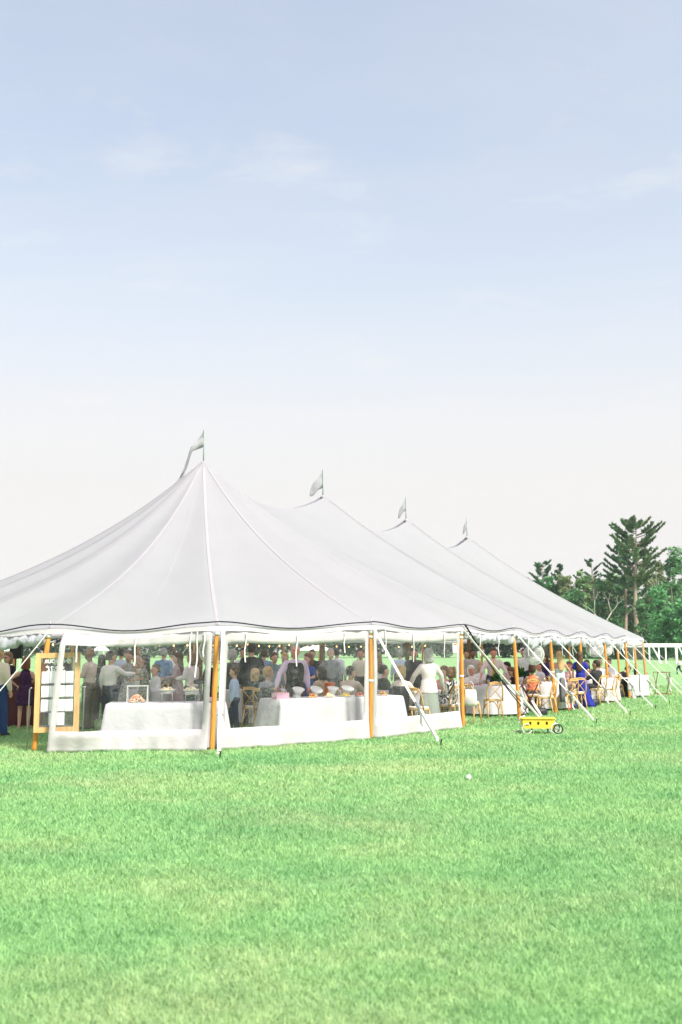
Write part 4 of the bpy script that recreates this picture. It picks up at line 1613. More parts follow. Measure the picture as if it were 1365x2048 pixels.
    # out on the field
    P('small boy in white shirt and navy trousers running on the far field', 1357, 72.0, 1.10, 200, (0.72, 0.72, 0.74), NAVY, pose='run', hair='lightbrown', arms=('run', 'fwd'), group=None, shoes=(0.02, 0.02, 0.03))


people()
finish_people()

# ------------------------------------------------------------------ tables and what is on them
LACEON1 = long_table((-3.98, 17.15, 0), (-1.98, 17.4, 0), 0.75, 0.76, 'white cloth of the buffet behind the first clear wall', 0.6)
BUF2 = long_table((-1.10, 18.65, 0), (1.24, 20.32, 0), 0.75, 0.76, 'white cloth of the buffet running behind the amber pole', 2.2)

RT = [(985, 26.4, 'white cloth on the round table of the man in yellow tie', 0.82, 0.2),
      (1074, 28.9, 'white cloth on the round table before the mint green dress', 0.82, 1.3),
      (1184, 33.2, 'white cloth on the round table before the man in charcoal', 0.80, 2.1),
      (1247, 37.0, 'white cloth on the farthest round table near the field', 0.80, 3.0),
      (690, 23.4, 'white cloth on the round table behind the second buffet dishes', 0.80, 0.9),
      (330, 23.4, 'white cloth on the round table behind the first buffet', 0.80, 1.9),
      (515, 23.4, 'white cloth on the round table behind the boy in blue', 0.80, 2.7),
      (815, 23.1, 'white cloth on the round table behind the third clear wall', 0.80, 0.4)]
TPOS = [round_table(*a) for a in RT]

M_BOWL = mat('white china', (0.78, 0.77, 0.74), 0.25, 0.03)
M_CHIP = pattern('chips', (0.66, 0.52, 0.28), (0.78, 0.70, 0.50), 40)
M_SALMON = pattern('salmon pieces', (0.72, 0.30, 0.18), (0.80, 0.52, 0.40), 45)
M_PINKBOX = mat('pink napkins', (0.70, 0.40, 0.52), 0.8)
M_FRUIT = pattern('mixed fruit', (0.72, 0.42, 0.08), (0.45, 0.16, 0.10), 40)
M_GREEN = leaf_mat('table greenery', (0.02, 0.07, 0.02), (0.06, 0.20, 0.05))


def heap(mb, c, rx, ry, h, n, r, seed):
    rnd = random.Random(seed)
    for k in range(n):
        a = rnd.random() * 2 * PI
        q = rnd.random() ** 0.5
        zz = h * (1 - q * q) * rnd.uniform(0.5, 1.0)
        rot = Matrix.Rotation(rnd.random() * 3, 3, (rnd.random(), rnd.random(), rnd.random() + 0.1))
        mb.ball((c[0] + rx * q * math.cos(a), c[1] + ry * q * math.sin(a), c[2] + zz), (r, r * 0.7, r * 0.4), 6, 4, rot)


def bowl_on_stand(u, lab, seed):
    q, rz = LACEON1(u, 0.35)
    t = thing('serving_bowl', lab, 'bowl', q, rz, 'bowls of chips raised on wire stands')
    MB().lathe((0, 0, 0.15), [(0.05, 0.0), (0.09, 0.015), (0.145, 0.07), (0.15, 0.075), (0.14, 0.072), (0.06, 0.03)], 20).build('bowl', M_BOWL, t, True)
    st = MB()
    for k in range(4):
        a = PI / 4 + k * PI / 2
        st.tube([(0.13 * math.cos(a), 0.13 * math.sin(a), 0), (0.12 * math.cos(a), 0.12 * math.sin(a), 0.19)], 0.006, 6)
    st.tube([(0.12 * math.cos(2 * PI * k / 16), 0.12 * math.sin(2 * PI * k / 16), 0.185) for k in range(17)], 0.006, 6)
    st.build('wire_stand', M_STEEL, t, True)
    h = MB()
    heap(h, (0, 0, 0.20), 0.11, 0.11, 0.07, 40, 0.03, seed)
    h.build('chips', M_CHIP, t)


def food():
    bowl_on_stand(0.50, 'wire-stand bowl of chips nearer the orange heap', 1)
    bowl_on_stand(0.70, 'wire-stand bowl of chips nearer the hanging ribbons', 2)
    q, rz = LACEON1(0.25, 0.4)
    t = thing('display_case', 'clear box frame standing over a heap of orange seafood', 'display case', q, rz)
    fr = MB()
    for sx in (-0.17, 0.17):
        for sy in (-0.15, 0.15):
            fr.bar((sx, sy, 0), (sx, sy, 0.28), 0.012, 0.012, (0, 1, 0))
        fr.bar((sx, -0.156, 0.286), (sx, 0.156, 0.286), 0.012, 0.012)
    for sy in (-0.15, 0.15):
        fr.bar((-0.164, sy, 0.286), (0.164, sy, 0.286), 0.011, 0.011)
    fr.build('frame', M_WHITE, t)
    q2, _ = LACEON1(0.245, 0.3)
    t = thing('seafood_platter', 'heap of orange pink seafood on a white platter', 'platter', q2, rz)
    MB().lathe((0, 0, 0), [(0.10, 0), (0.15, 0.012), (0.155, 0.018), (0.10, 0.012)], 20).build('platter', M_BOWL, t, True)
    h = MB()
    heap(h, (0, 0, 0.02), 0.13, 0.12, 0.12, 60, 0.032, 5)
    h.build('seafood', M_SALMON, t)
    q3, _ = LACEON1(0.87, 0.3)
    t = thing('sweets_bowl', 'low white bowl of pink sweets beside the chip bowls', 'bowl', q3, rz)
    MB().lathe((0, 0, 0), [(0.06, 0), (0.12, 0.05), (0.125, 0.055), (0.10, 0.045)], 20).build('bowl', M_BOWL, t, True)
    h = MB()
    heap(h, (0, 0, 0.045), 0.10, 0.10, 0.04, 30, 0.028, 8)
    h.build('sweets', M_PINKBOX, t)
    # second buffet
    q, rz = BUF2(0.05, 0.35)
    t = thing('napkin_box', 'pink and orange box at the corner of the second buffet', 'box', q, rz)
    MB().box((0, 0, 0.055), (0.28, 0.18, 0.11)).build('box', M_PINKBOX, t)
    MB().box((0.01, 0, 0.115), (0.16, 0.10, 0.012)).build('lid_print', mat('orange card', (0.75, 0.38, 0.18)), t)
    hd = MB()
    hd.tube([(0.10 + 0.035 * math.cos(a), 0.0, 0.11 + 0.05 * math.sin(a)) for a in [PI * k / 8 for k in range(9)]], 0.007, 6)
    hd.build('handle', M_WHITE, t, True)
    labs = ['slanted white dish nearest the pink box', 'slanted white dish second from the pink box', 'slanted white dish second from the amber pole', 'slanted white dish nearest the amber pole']
    for k, u in enumerate((0.20, 0.34, 0.48, 0.60)):
        q, rz = BUF2(u, 0.45)
        t = thing('serving_dish', labs[k], 'dish', q, rz, 'slanted white dishes on the second buffet')
        M = Matrix.Rotation(R((24, 38, 18, 30)[k]), 3, 'X') @ Matrix.Rotation(R((10, -15, 20, -8)[k]), 3, 'Z')
        d = MB()
        rings = []
        for w, dd, zz in ((0.07, 0.07, 0.0), (0.13, 0.10, 0.085), (0.135, 0.105, 0.09), (0.12, 0.09, 0.08), (0.06, 0.05, 0.03)):
            rings.append([M @ Vector((w * math.cos(a), dd * math.sin(a), zz)) + Vector((0, 0, 0.085)) for a in [2 * PI * j / 18 for j in range(18)]])
        d.loft(rings).build('dish', M_BOWL, t, True)
        MB().box((0, 0.02, 0.03), (0.10, 0.10, 0.06)).build('foot', M_BOWL, t)
    labs = ['heap of orange fruit nearest the pink box', 'heap of orange fruit under the middle white dishes', 'heap of yellow fruit left of the amber pole', 'heap of dark red fruit beside the amber pole', 'heap of orange fruit right of the amber pole']
    for k, u in enumerate((0.27, 0.41, 0.54, 0.66, 0.86)):
        q, rz = BUF2(u, 0.18)
        t = thing('fruit_platter', labs[k], 'platter', q, rz, 'fruit platters on the second buffet')
        MB().lathe((0, 0, 0), [(0.08, 0), (0.115, 0.010), (0.118, 0.015), (0.09, 0.010)], 18).build('platter', M_BOWL, t, True)
        h = MB()
        heap(h, (0, 0, 0.012), 0.085, 0.08, 0.075, 26, 0.027, 20 + k)
        h.build('fruit', [M_FRUIT, M_CHIP, mat('yellow fruit', (0.78, 0.55, 0.10)), mat('red fruit', (0.36, 0.10, 0.06)), M_FRUIT][k], t)
    # orange red seat behind the second buffet
    x, y = gx(660, 20.9), 20.9
    t = thing('red_drinks_bin', 'bright orange-red bin standing behind the second buffet', 'bin', (x, y, 0))
    MB().lathe((0, 0, 0), [(0.085, 0), (0.09, 0.02), (0.105, 0.98), (0.11, 1.0), (0.095, 0.985), (0.08, 0.4)], 18).build('bin', mat('orange red plastic', (0.75, 0.16, 0.04), 0.4), t, True)
    MB().tube([(0.108 * math.cos(2 * PI * k / 18), 0.108 * math.sin(2 * PI * k / 18), 0.99) for k in range(19)], 0.012, 6).build('rim', mat('orange red plastic', (0.75, 0.16, 0.04), 0.4), t, True)


def greenery(x, y, z, lab, s=1.0, seed=0, dark=False):
    t = thing('table_plant', lab, 'plant', (x, y, z), 0, 'greenery in pots on the guest tables')
    MB().lathe((0, 0, 0), [(0.045 * s, 0), (0.06 * s, 0.10 * s), (0.055 * s, 0.10 * s), (0.03, 0.06 * s)], 14).build('pot', M_BOWL, t, True)
    rnd = random.Random(seed)
    mb = MB()
    for k in range(60):
        a = rnd.random() * 2 * PI
        el = rnd.uniform(0.1, 1.4)
        d = Vector((math.cos(a) * math.cos(el), math.sin(a) * math.cos(el), math.sin(el)))
        b = Vector((0, 0, 0.10 * s)) + d * 0.03
        tip = b + d * rnd.uniform(0.12, 0.24) * s
        w = d.cross(Vector((0, 0, 1))).normalized() * 0.026 * s
        n = len(mb.v)
        m_ = b.lerp(tip, 0.55) + Vector((0, 0, 0.015))
        mb.v += [tuple(b), tuple(m_ + w), tuple(tip), tuple(m_ - w)]
        mb.f.append((n, n + 1, n + 2, n + 3))
    mb.build('leaves', M_GREEN, t)


def drink(x, y, z, lab, colr, tall=0.15, grp='glasses on the guest tables'):
    t = thing('drinking_glass', lab, 'glass', (x, y, z), 0, grp)
    MB().lathe((0, 0, 0), [(0.028, 0), (0.036, tall), (0.034, tall), (0.026, 0.01)], 12).build('glass', M_GLASS, t, True)
    MB().lathe((0, 0, 0.012), [(0.025, 0), (0.031, tall * 0.75)], 12).build('drink', colr, t, True)


def table_items():
    z = 0.775
    x, y = TPOS[0]
    greenery(x + 0.02, y - 0.35, z, 'bright green plant on the table before the yellow tie', 1.0, 1)
    x, y = TPOS[1]
    greenery(x - 0.46, y + 0.1, z, 'dark green plant on the table left of the coral top', 1.35, 2)
    x, y = TPOS[2]
    greenery(x + 0.1, y + 0.1, z, 'small plant on the table of the man in charcoal', 1.0, 3)
    amber = mat('amber drink', (0.62, 0.33, 0.03), 0.2)
    clear = mat('pale drink', (0.66, 0.66, 0.62), 0.2)
    x, y = TPOS[1]
    drink(x + 0.22, y - 0.55, z, 'tall amber drink right of the coral top', amber, 0.19)
    drink(x + 0.10, y - 0.50, z, 'short amber drink right of the coral top', amber, 0.13)
    drink(x - 0.15, y - 0.62, z, 'pale drink on the table before the coral top', clear)
    x, y = TPOS[0]
    drink(x - 0.38, y - 0.35, z, 'pale drink in front of the old woman', clear)
    drink(x - 0.18, y - 0.45, z, 'pale drink left of the bright green plant', clear)
    drink(x + 0.40, y - 0.20, z, 'pale drink right of the yellow tie', clear)
    blue = mat('blue cup', (0.06, 0.16, 0.34), 0.3)
    drink(gx(1139, 30.4), 30.4, 1.02 - 0.25, 'blue drink before the woman in pink print', blue)
    x, y = TPOS[2]
    drink(x - 0.2, y - 0.3, z, 'pale drink on the table of the man in charcoal', clear)


food()
table_items()


def loose_chairs():
    chair(gx(938, 23.3), 23.3, 62, 'cross-back chair with a white bag hung on it beside the corner pole')
    chair(gx(984, 24.95), 24.95, 96, 'cross-back chair with its back to the lawn before the first round table')
    chair(gx(1082, 26.9), 26.4, 150, 'cross-back chair seen from the side behind the dark strap stand')
    chair(gx(1133, 28.0), 28.0, 118, 'cross-back chair with pale seat between two amber poles')
    chair(gx(1152, 28.9), 28.9, 95, 'cross-back chair close behind the amber pole of the blue gown')
    chair(gx(1222, 33.4), 33.4, 165, 'empty cross-back chair right of the man in charcoal')
    chair(gx(1208, 32.3), 31.9, 150, 'empty cross-back chair just right of an amber pole near the charcoal shirt')
    chair(gx(836, 21.1), 21.1, 60, 'cross-back chair left of the long grey-green skirt')
    # white bag on the first chair
    x, y = gx(940, 22.95), 22.95
    t = thing('tote_bag', 'white bag hanging from the chair beside the corner pole', 'bag', (x, y, 0.42), R(-20))
    rings = []
    for zz, w, d in ((0.0, 0.12, 0.04), (0.05, 0.15, 0.065), (0.20, 0.145, 0.06), (0.33, 0.13, 0.03), (0.36, 0.12, 0.015)):
        rings.append([(w * math.copysign(abs(math.cos(a)) ** 0.6, math.cos(a)), d * math.sin(a), zz) for a in [2 * PI * k / 16 for k in range(16)]])
    MB().loft(rings).build('bag_body', pattern('spotted white bag', (0.10, 0.10, 0.12), (0.76, 0.75, 0.73), 14, 0.30, 0.34), t, True)
    MB().tube([(-0.08, 0, 0.35), (-0.06, -0.01, 0.50), (0, -0.01, 0.56), (0.06, -0.01, 0.50), (0.08, 0, 0.35)], 0.009, 6).build('strap', M_RIB, t, True)


loose_chairs()


def jackets():
    """jackets over chair backs, handbags on the grass"""
    for px, Y, face, lab, c in ((1101, 27.9, 150, 'grey jacket hanging down beside an amber pole', (0.13, 0.13, 0.14)),
                                (555, 20.25, 52, 'dark jacket hung over the chair of the grey-haired man', DARK),
                                (805, 21.15, 72, 'dark jacket hung over the chair of the blond woman in cream', DARK)):
        x = gx(px, Y)
        t = thing('hung_jacket', lab, 'jacket', (x, Y, 0.25), R(face - 90), 'jackets over chair backs')
        mb = MB()
        rings = []
        kk = 0.62 if px == 1101 else 1.0
        for zz, w, d in ((0.02, 0.20 * kk, 0.05), (0.2, 0.20 * kk, 0.06), (0.45, 0.22 * kk, 0.07), (0.62, 0.20 * kk, 0.055), (0.68, 0.12 * kk, 0.03)):
            rings.append([(w * math.cos(a) + 0.01 * math.sin(5 * a), -0.31 + d * math.sin(a) * (1 + 0.25 * math.sin(4 * a)), zz) for a in [2 * PI * k / 24 for k in range(24)]])
        mb.loft(rings).build('cloth', cloth('jacket %.2f' % c[0], c), t, True)
    for px, Y, lab, c in ((1082, 26.0, 'black handbag on the grass behind the dark strap stand', DARK), (1188, 30.7, 'black handbag on the grass below the blue gown', DARK), (1145, 28.7, 'navy shoe bag on the grass below the empty chair', NAVY),
                          (1131, 28.6, 'red bag on the grass under the second round table', (0.5, 0.03, 0.03))):
        x = gx(px, Y)
        t = thing('handbag', lab, 'bag', (x, Y, 0), 0.3, 'bags on the grass')
        rings = []
        for zz, w, d in ((0.0, 0.12, 0.06), (0.03, 0.14, 0.08), (0.14, 0.13, 0.07), (0.20, 0.10, 0.03)):
            rings.append([(w * math.copysign(abs(math.cos(a)) ** 0.6, math.cos(a)), d * math.sin(a), zz) for a in [2 * PI * k / 14 for k in range(14)]])
        MB().loft(rings).build('bag_body', mat('leather %.2f %.2f' % (c[0], c[2]), c, 0.45), t, True)
        MB().tube([(-0.06, 0, 0.19), (-0.04, 0, 0.28), (0.04, 0, 0.28), (0.06, 0, 0.19)], 0.008, 6).build('handle', mat('leather %.2f %.2f' % (c[0], c[2]), c, 0.45), t, True)


jackets()

# ------------------------------------------------------------------ pole fans


def fan(px, py, Y, r, face, lab):
    x = gx(px, Y)
    z = EYE + (YH - py) / FE * Y
    t = thing('pole_fan', lab, 'fan', (x, Y, z), R(face - 90), 'white round fans mounted on the poles')
    wm = mat('white fan enamel', (0.70, 0.71, 0.70), 0.4, 0.04)
    N = 28

    def circ(rr, yy):
        return [(rr * math.cos(2 * PI * k / N), yy, rr * math.sin(2 * PI * k / N)) for k in range(N + 1)]
    MB().tube(circ(r, 0), 0.014, 6).build('rim', wm, t, True)
    g = MB()
    for rr, yy in ((r * 0.91, 0.03), (r * 0.82, 0.05), (r * 0.72, 0.06), (r * 0.62, 0.065), (r * 0.52, 0.068), (r * 0.42, 0.07), (r * 0.32, 0.07), (r * 0.24, 0.07)):
        for s in (-1, 1):
            g.tube(circ(rr, s * yy), 0.004, 4)
    for k in range(36):
        a = 2 * PI * k / 36
        for s in (-1, 1):
            g.tube([(q * r * math.cos(a), s * yy, q * r * math.sin(a)) for q, yy in ((1.0, 0.0), (0.82, 0.05), (0.62, 0.065), (0.24, 0.07))], 0.0035, 4)
    g.build('wire_cage', wm, t, True)
    bl = MB()
    for k in range(3):
        a0 = 2 * PI * k / 3
        rows = []
        for q in (0.15, 0.35, 0.6, 0.85):
            w = 0.55 * (0.5 + q * 0.6)
            rows.append([(q * r * math.cos(a0 + w * s), 0.03 * s, q * r * math.sin(a0 + w * s)) for s in (-1, -0.4, 0.3, 1)])
        bl.grid(rows)
    bo = bl.build('blades', mat('grey fan blade', (0.45, 0.47, 0.47), 0.4), t, True)
    sol = bo.modifiers.new('thickness', 'SOLIDIFY')
    sol.thickness = 0.006
    MB().ball((0, -0.05, 0), (r * 0.28, 0.09, r * 0.28), 16, 8).build('motor', wm, t, True)
    MB().ball((0, 0.06, 0), (r * 0.2, 0.03, r * 0.2), 16, 6).build('hub', wm, t, True)
    MB().bar((0, -0.12, 0), (0, -0.30, -0.02), 0.04, 0.04).build('bracket', M_STEEL, t)


fan(428, 1301, 17.35, 0.24, 275, 'white round fan beside the pole between the first and second clear walls')
fan(1068, 1309, 26.2, 0.26, 250, 'white round fan just left of the fourth amber pole')
fan(1190, 1297, 31.2, 0.26, 262, 'white round fan above the man in charcoal')
fan(1216, 1299, 33.0, 0.20, 300, 'small white round fan right of the pole beside the charcoal shirt')

# ------------------------------------------------------------------ seating sign


def sign():
    Y = 16.78
    s = Y / FE
    x0 = gx(119, Y)
    t = thing('seating_sign', 'pine-framed glass seating chart with rows of white cards beside the first pole', 'sign', (x0, Y, 0))
    w, h = 88 * s, 156 * s
    zb = EYE - (1461 - YH) * s
    tilt = Matrix.Rotation(R(2.5), 3, 'Z') @ Matrix.Rotation(R(-1.5), 3, 'Y') @ Matrix.Rotation(R(-4), 3, 'X')

    def T(x, y, z):
        q = tilt @ Vector((x, y, z))
        return Vector((q.x, q.y, q.z + zb))

    fw = 0.085
    for a, b in (((-w / 2 + fw / 2, 0, 0), (-w / 2 + fw / 2, 0, h)), ((w / 2 - fw / 2, 0, 0), (w / 2 - fw / 2, 0, h))):
        MB().bar(T(*a), T(*b), fw, 0.035, (0, 1, 0)).build('frame_rail', M_WOODL, t)
    for z in (fw / 2, h - fw / 2):
        MB().bar(T(-w / 2 + fw, 0, z), T(w / 2 - fw, 0, z), 0.033, fw).build('frame_rail', M_WOODL, t)
    pane = MB()
    pw, ph = w / 2 - fw, h - 2 * fw
    rot = tilt
    pane.box(T(0, 0.0, h / 2), (2 * pw, 0.004, ph), rot)
    pane.build('glass_pane', glass_mat('sign glass', 0.10, (0.72, 0.70, 0.66)), t)
    # cards
    rows = [(1342, 1365, 4), (1370, 1392, 4), (1397, 1420, 4), (1423, 1447, 2)]
    cw = 2 * pw * 0.94 / 4
    for y0, y1, n in rows:
        zc = EYE - ((y0 + y1) / 2 - YH) * s - zb
        hh = (y1 - y0) * s
        for k in range(n):
            x = -pw * 0.94 + cw * (k + 0.5) + (cw * 1.0 if n == 2 else 0)
            MB().box(T(x, -0.006, zc), (cw - 0.008, 0.003, hh), rot).build('card', M_CARD, t)
        MB().box(T(0, -0.004, zc - hh / 2 - 0.012), (2 * pw, 0.004, 0.010), rot).build('card_wire', M_STEEL, t)
    # lettering, painted on the far side so that it reads mirrored from here
    wm = M_WHITE
    for body, sz, zz, shear, xo in (('FIND YOUR', 0.085, h - fw - 0.085, 0.0, 0.0), ('seat', 0.19, h - fw - 0.225, 0.35, -0.02)):
        cu = bpy.data.curves.new('lettering', 'FONT')
        cu.body = body
        cu.size = sz
        cu.shear = shear
        cu.align_x = 'CENTER'
        cu.extrude = 0.0015
        cu.offset = 0.002
        o = bpy.data.objects.new('lettering', cu)
        dg = bpy.context.evaluated_depsgraph_get()
        COL.objects.link(o)
        dg.update()
        me = bpy.data.meshes.new_from_object(o.evaluated_get(dg))
        COL.objects.unlink(o)
        bpy.data.objects.remove(o)
        me.transform(Matrix.Rotation(PI, 4, 'Z') @ Matrix.Rotation(PI / 2, 4, 'X'))
        me.materials.clear()
        me.materials.append(wm)
        lo = bpy.data.objects.new('lettering', me)
        COL.objects.link(lo)
        lo.parent = t
        lo.matrix_local = Matrix.Translation(T(xo, -0.007, zz)) @ tilt.to_4x4()
    # steel stand: two upright tubes with short arms
    for sx, px, py, top in ((-1, 61, 1503, 1375), (1, 170, 1500, 1373)):
        xx = gx(px, Y) - x0
        zt = EYE - (top - YH) * s
        st = MB()
        st.tube([(xx, 0.02, 0.0), (xx + 0.012, 0.02, zt - 0.03), (xx + 0.03, 0.02, zt), (xx + sx * -0.05, 0.02, zt)], 0.012, 8)
        st.build('stand_post', M_STEEL, t, True)


sign()

# ------------------------------------------------------------------ bar, speaker


def bar_and_speaker():
    Y = 22.6
    t = thing('bar_counter', 'dark burgundy wooden bar behind the woman in purple lace', 'bar', (gx(42, Y), Y, 0), R(4))
    red = wood('burgundy', (0.075, 0.018, 0.02))
    MB().box((0, 0, 0.52), (0.95, 0.55, 1.04)).build('carcass', red, t)
    MB().box((0, 0, 1.065), (1.05, 0.66, 0.045)).build('counter_top', wood('dark brown', (0.05, 0.022, 0.018)), t)
    for k in range(3):
        MB().box((-0.31 + 0.31 * k, -0.285, 0.52), (0.27, 0.02, 0.86)).build('front_panel', red, t)
    MB().box((0, -0.285, 0.03), (0.97, 0.03, 0.06)).build('plinth', red, t)
    Y = 26.5
    x = gx(33, Y)
    t = thing('loudspeaker', 'black loudspeaker on a thin stand beyond the bar', 'speaker', (x, Y, 0), R(5))
    zc = EYE
    MB().box((0, 0, zc + 0.02), (0.30, 0.26, 0.44), None, 0.96).build('cabinet', M_BLACKM, t)
    MB().box((0, -0.133, zc + 0.02), (0.25, 0.012, 0.38)).build('grille', mat('black grille', (0.03, 0.03, 0.03), 0.8, 0.3, 80), t)
    MB().tube([(0, 0, 0.5), (0, 0, zc - 0.2)], 0.016, 8).build('stand_pole', M_BLACKM, t, True)
    for a in (0.3, 2.4, 4.5):
        MB().tube([(0, 0, 0.62), (0.4 * math.cos(a), 0.4 * math.sin(a), 0.01)], 0.013, 8).build('stand_leg', M_BLACKM, t, True)


bar_and_speaker()

# ------------------------------------------------------------------ yellow cart, tray stands, far stands, ball


def cart():
    Y = 20.5
    s = Y / FE
    t = thing('toy_cart', 'small yellow wooden cart with one black wheel standing on the grass', 'cart', (gx(1072, Y), Y, 0), R(-3))
    yel = mat('yellow paint', (0.78, 0.56, 0.06), 0.5, 0.14)
    L, z0, z1 = 62 * s, 0.115, 0.30
    # side boards with three square holes each
    for sy in (-1, 1):
        mb = MB()
        yb = sy * 0.15
        n = 3
        xs = [-L / 2]
        hole = 0.045
        cs = [-L * 0.27, -0.01, L * 0.25]
        for c in cs:
            xs += [c - hole / 2, c + hole / 2]
        xs.append(L / 2)
        za, zb_ = 0.185, 0.245
        th = 0.016
        mb.box((0, yb, (z0 + za) / 2), (L * 0.96, th, za - z0))
        mb.box((0, yb, (zb_ + z1) / 2), (L, th, z1 - zb_))
        for k in range(0, len(xs), 2):
            mb.box(((xs[k] + xs[k + 1]) / 2, yb, (za + zb_) / 2), (xs[k + 1] - xs[k], th, zb_ - za))
        mb.build('side_board', yel, t)
    MB().box((0, 0, z0 + 0.008), (L * 0.92, 0.284, 0.016)).build('floor_board', yel, t)
    for sx in (-1, 1):
        MB().box((sx * (L / 2 - 0.02), 0, (z0 + z1) / 2 + 0.01), (0.016, 0.284, z1 - z0 - 0.03)).build('end_board', yel, t)
    MB().box((0, 0, z1 + 0.01), (L * 1.08, 0.36, 0.016)).build('top_board', yel, t)
    # white wire hoops at both ends
    for x, r in ((-L / 2 + 0.08, 0.095), (L / 2 + 0.02, 0.10)):
        for sy in (-1, 1):
            P = [(x + r * math.cos(a), sy * 0.175, 0.11 + r * math.sin(a)) for a in [R(60) + R(280) * k / 18 for k in range(19)]]
            P = [(a, b, max(c, 0.012)) for a, b, c in P]
            MB().tube(P, 0.009, 6).build('wire_hoop', M_STRAP, t, True)
    wx = L / 2 + 0.06
    for sy in (-1, 1):
        MB().tube([(wx + 0.088 * math.cos(2 * PI * k / 24), sy * 0.19, 0.105 + 0.088 * math.sin(2 * PI * k / 24)) for k in range(25)], 0.013, 6).build('wheel_tyre', M_BLACK, t, True)
        sp = MB()
        for k in range(6):
            a = PI * k / 3
            sp.tube([(wx, sy * 0.19, 0.105), (wx + 0.08 * math.cos(a), sy * 0.19, 0.105 + 0.08 * math.sin(a))], 0.004, 5)
        sp.ball((wx, sy * 0.19, 0.105), 0.018, 8, 5)
        sp.build('wheel_spokes', M_STEEL, t)
    bl = mat('blue paint', (0.05, 0.22, 0.50), 0.5)
    for x in (-L * 0.18, L * 0.33):
        MB().tube([(x, 0.05, 0.115), (x - 0.01, 0.05, 0.002)], [0.013, 0.015], 8).build('prop_leg', bl if x > 0 else M_BLACKM, t, True)
    MB().tube([(-L / 2 + 0.02, -0.1, 0.3), (-L / 2 - 0.10, -0.12, 0.22), (-L / 2 - 0.05, -0.12, 0.33), (-L / 2 + 0.05, -0.1, 0.36)], 0.010, 6).build('rope_handle', M_STRAP, t, True)
    x, y = t.location.x - 0.40, t.location.y + 0.05
    r = MB().tube([(x, y, 0.02), (x - 0.10, y - 0.03, 0.016), (x - 0.05, y + 0.06, 0.03), (x + 0.06, y + 0.1, 0.05), (x - 0.12, y + 0.12, 0.02)], 0.012, 6).build('loose_rope', M_STRAP, None, True)
    tag(r, 'loose white rope lying on the grass left of the yellow cart', 'rope')


def tray_stand(px, Y, w, h, face, lab, dark, straps):
    t = thing('tray_stand', lab, 'tray stand', (gx(px, Y), Y, 0), R(face))
    wd = wood('dark mahogany', (0.075, 0.02, 0.018)) if dark else wood('brown beech', (0.17, 0.10, 0.045))
    for sy, sgn in ((-1, 1), (1, -1)):
        for sx in (-1, 1):
            o = 0.0 if sgn > 0 else 0.022
            MB().bar((sx * (w / 2 - o), sy * 0.21, 0.0), (sx * (w / 2 - o), -sy * 0.20, h), 0.018, 0.03).build('leg', wd, t)
        MB().bar((-w / 2, -sy * 0.20, h), (w / 2, -sy * 0.20, h), 0.03, 0.028).build('top_rail', wd, t)
        MB().bar((-w / 2 + 0.03, sy * 0.19, 0.06), (w / 2 - 0.03, sy * 0.19, 0.06), 0.025, 0.025).build('bottom_rail', wd, t)
    if straps:
        for k in range(3):
            x = -w / 2 + w * (k + 0.5) / 3
            P = [(x, -0.20, h + 0.016), (x, -0.1, h - 0.05), (x, 0, h - 0.07), (x, 0.1, h - 0.05), (x, 0.20, h + 0.016)]
            band(P, 0.05, (1, 0, 0)).build('webbing', mat('burgundy webbing', (0.22, 0.02, 0.06), 0.8), t)
    return t


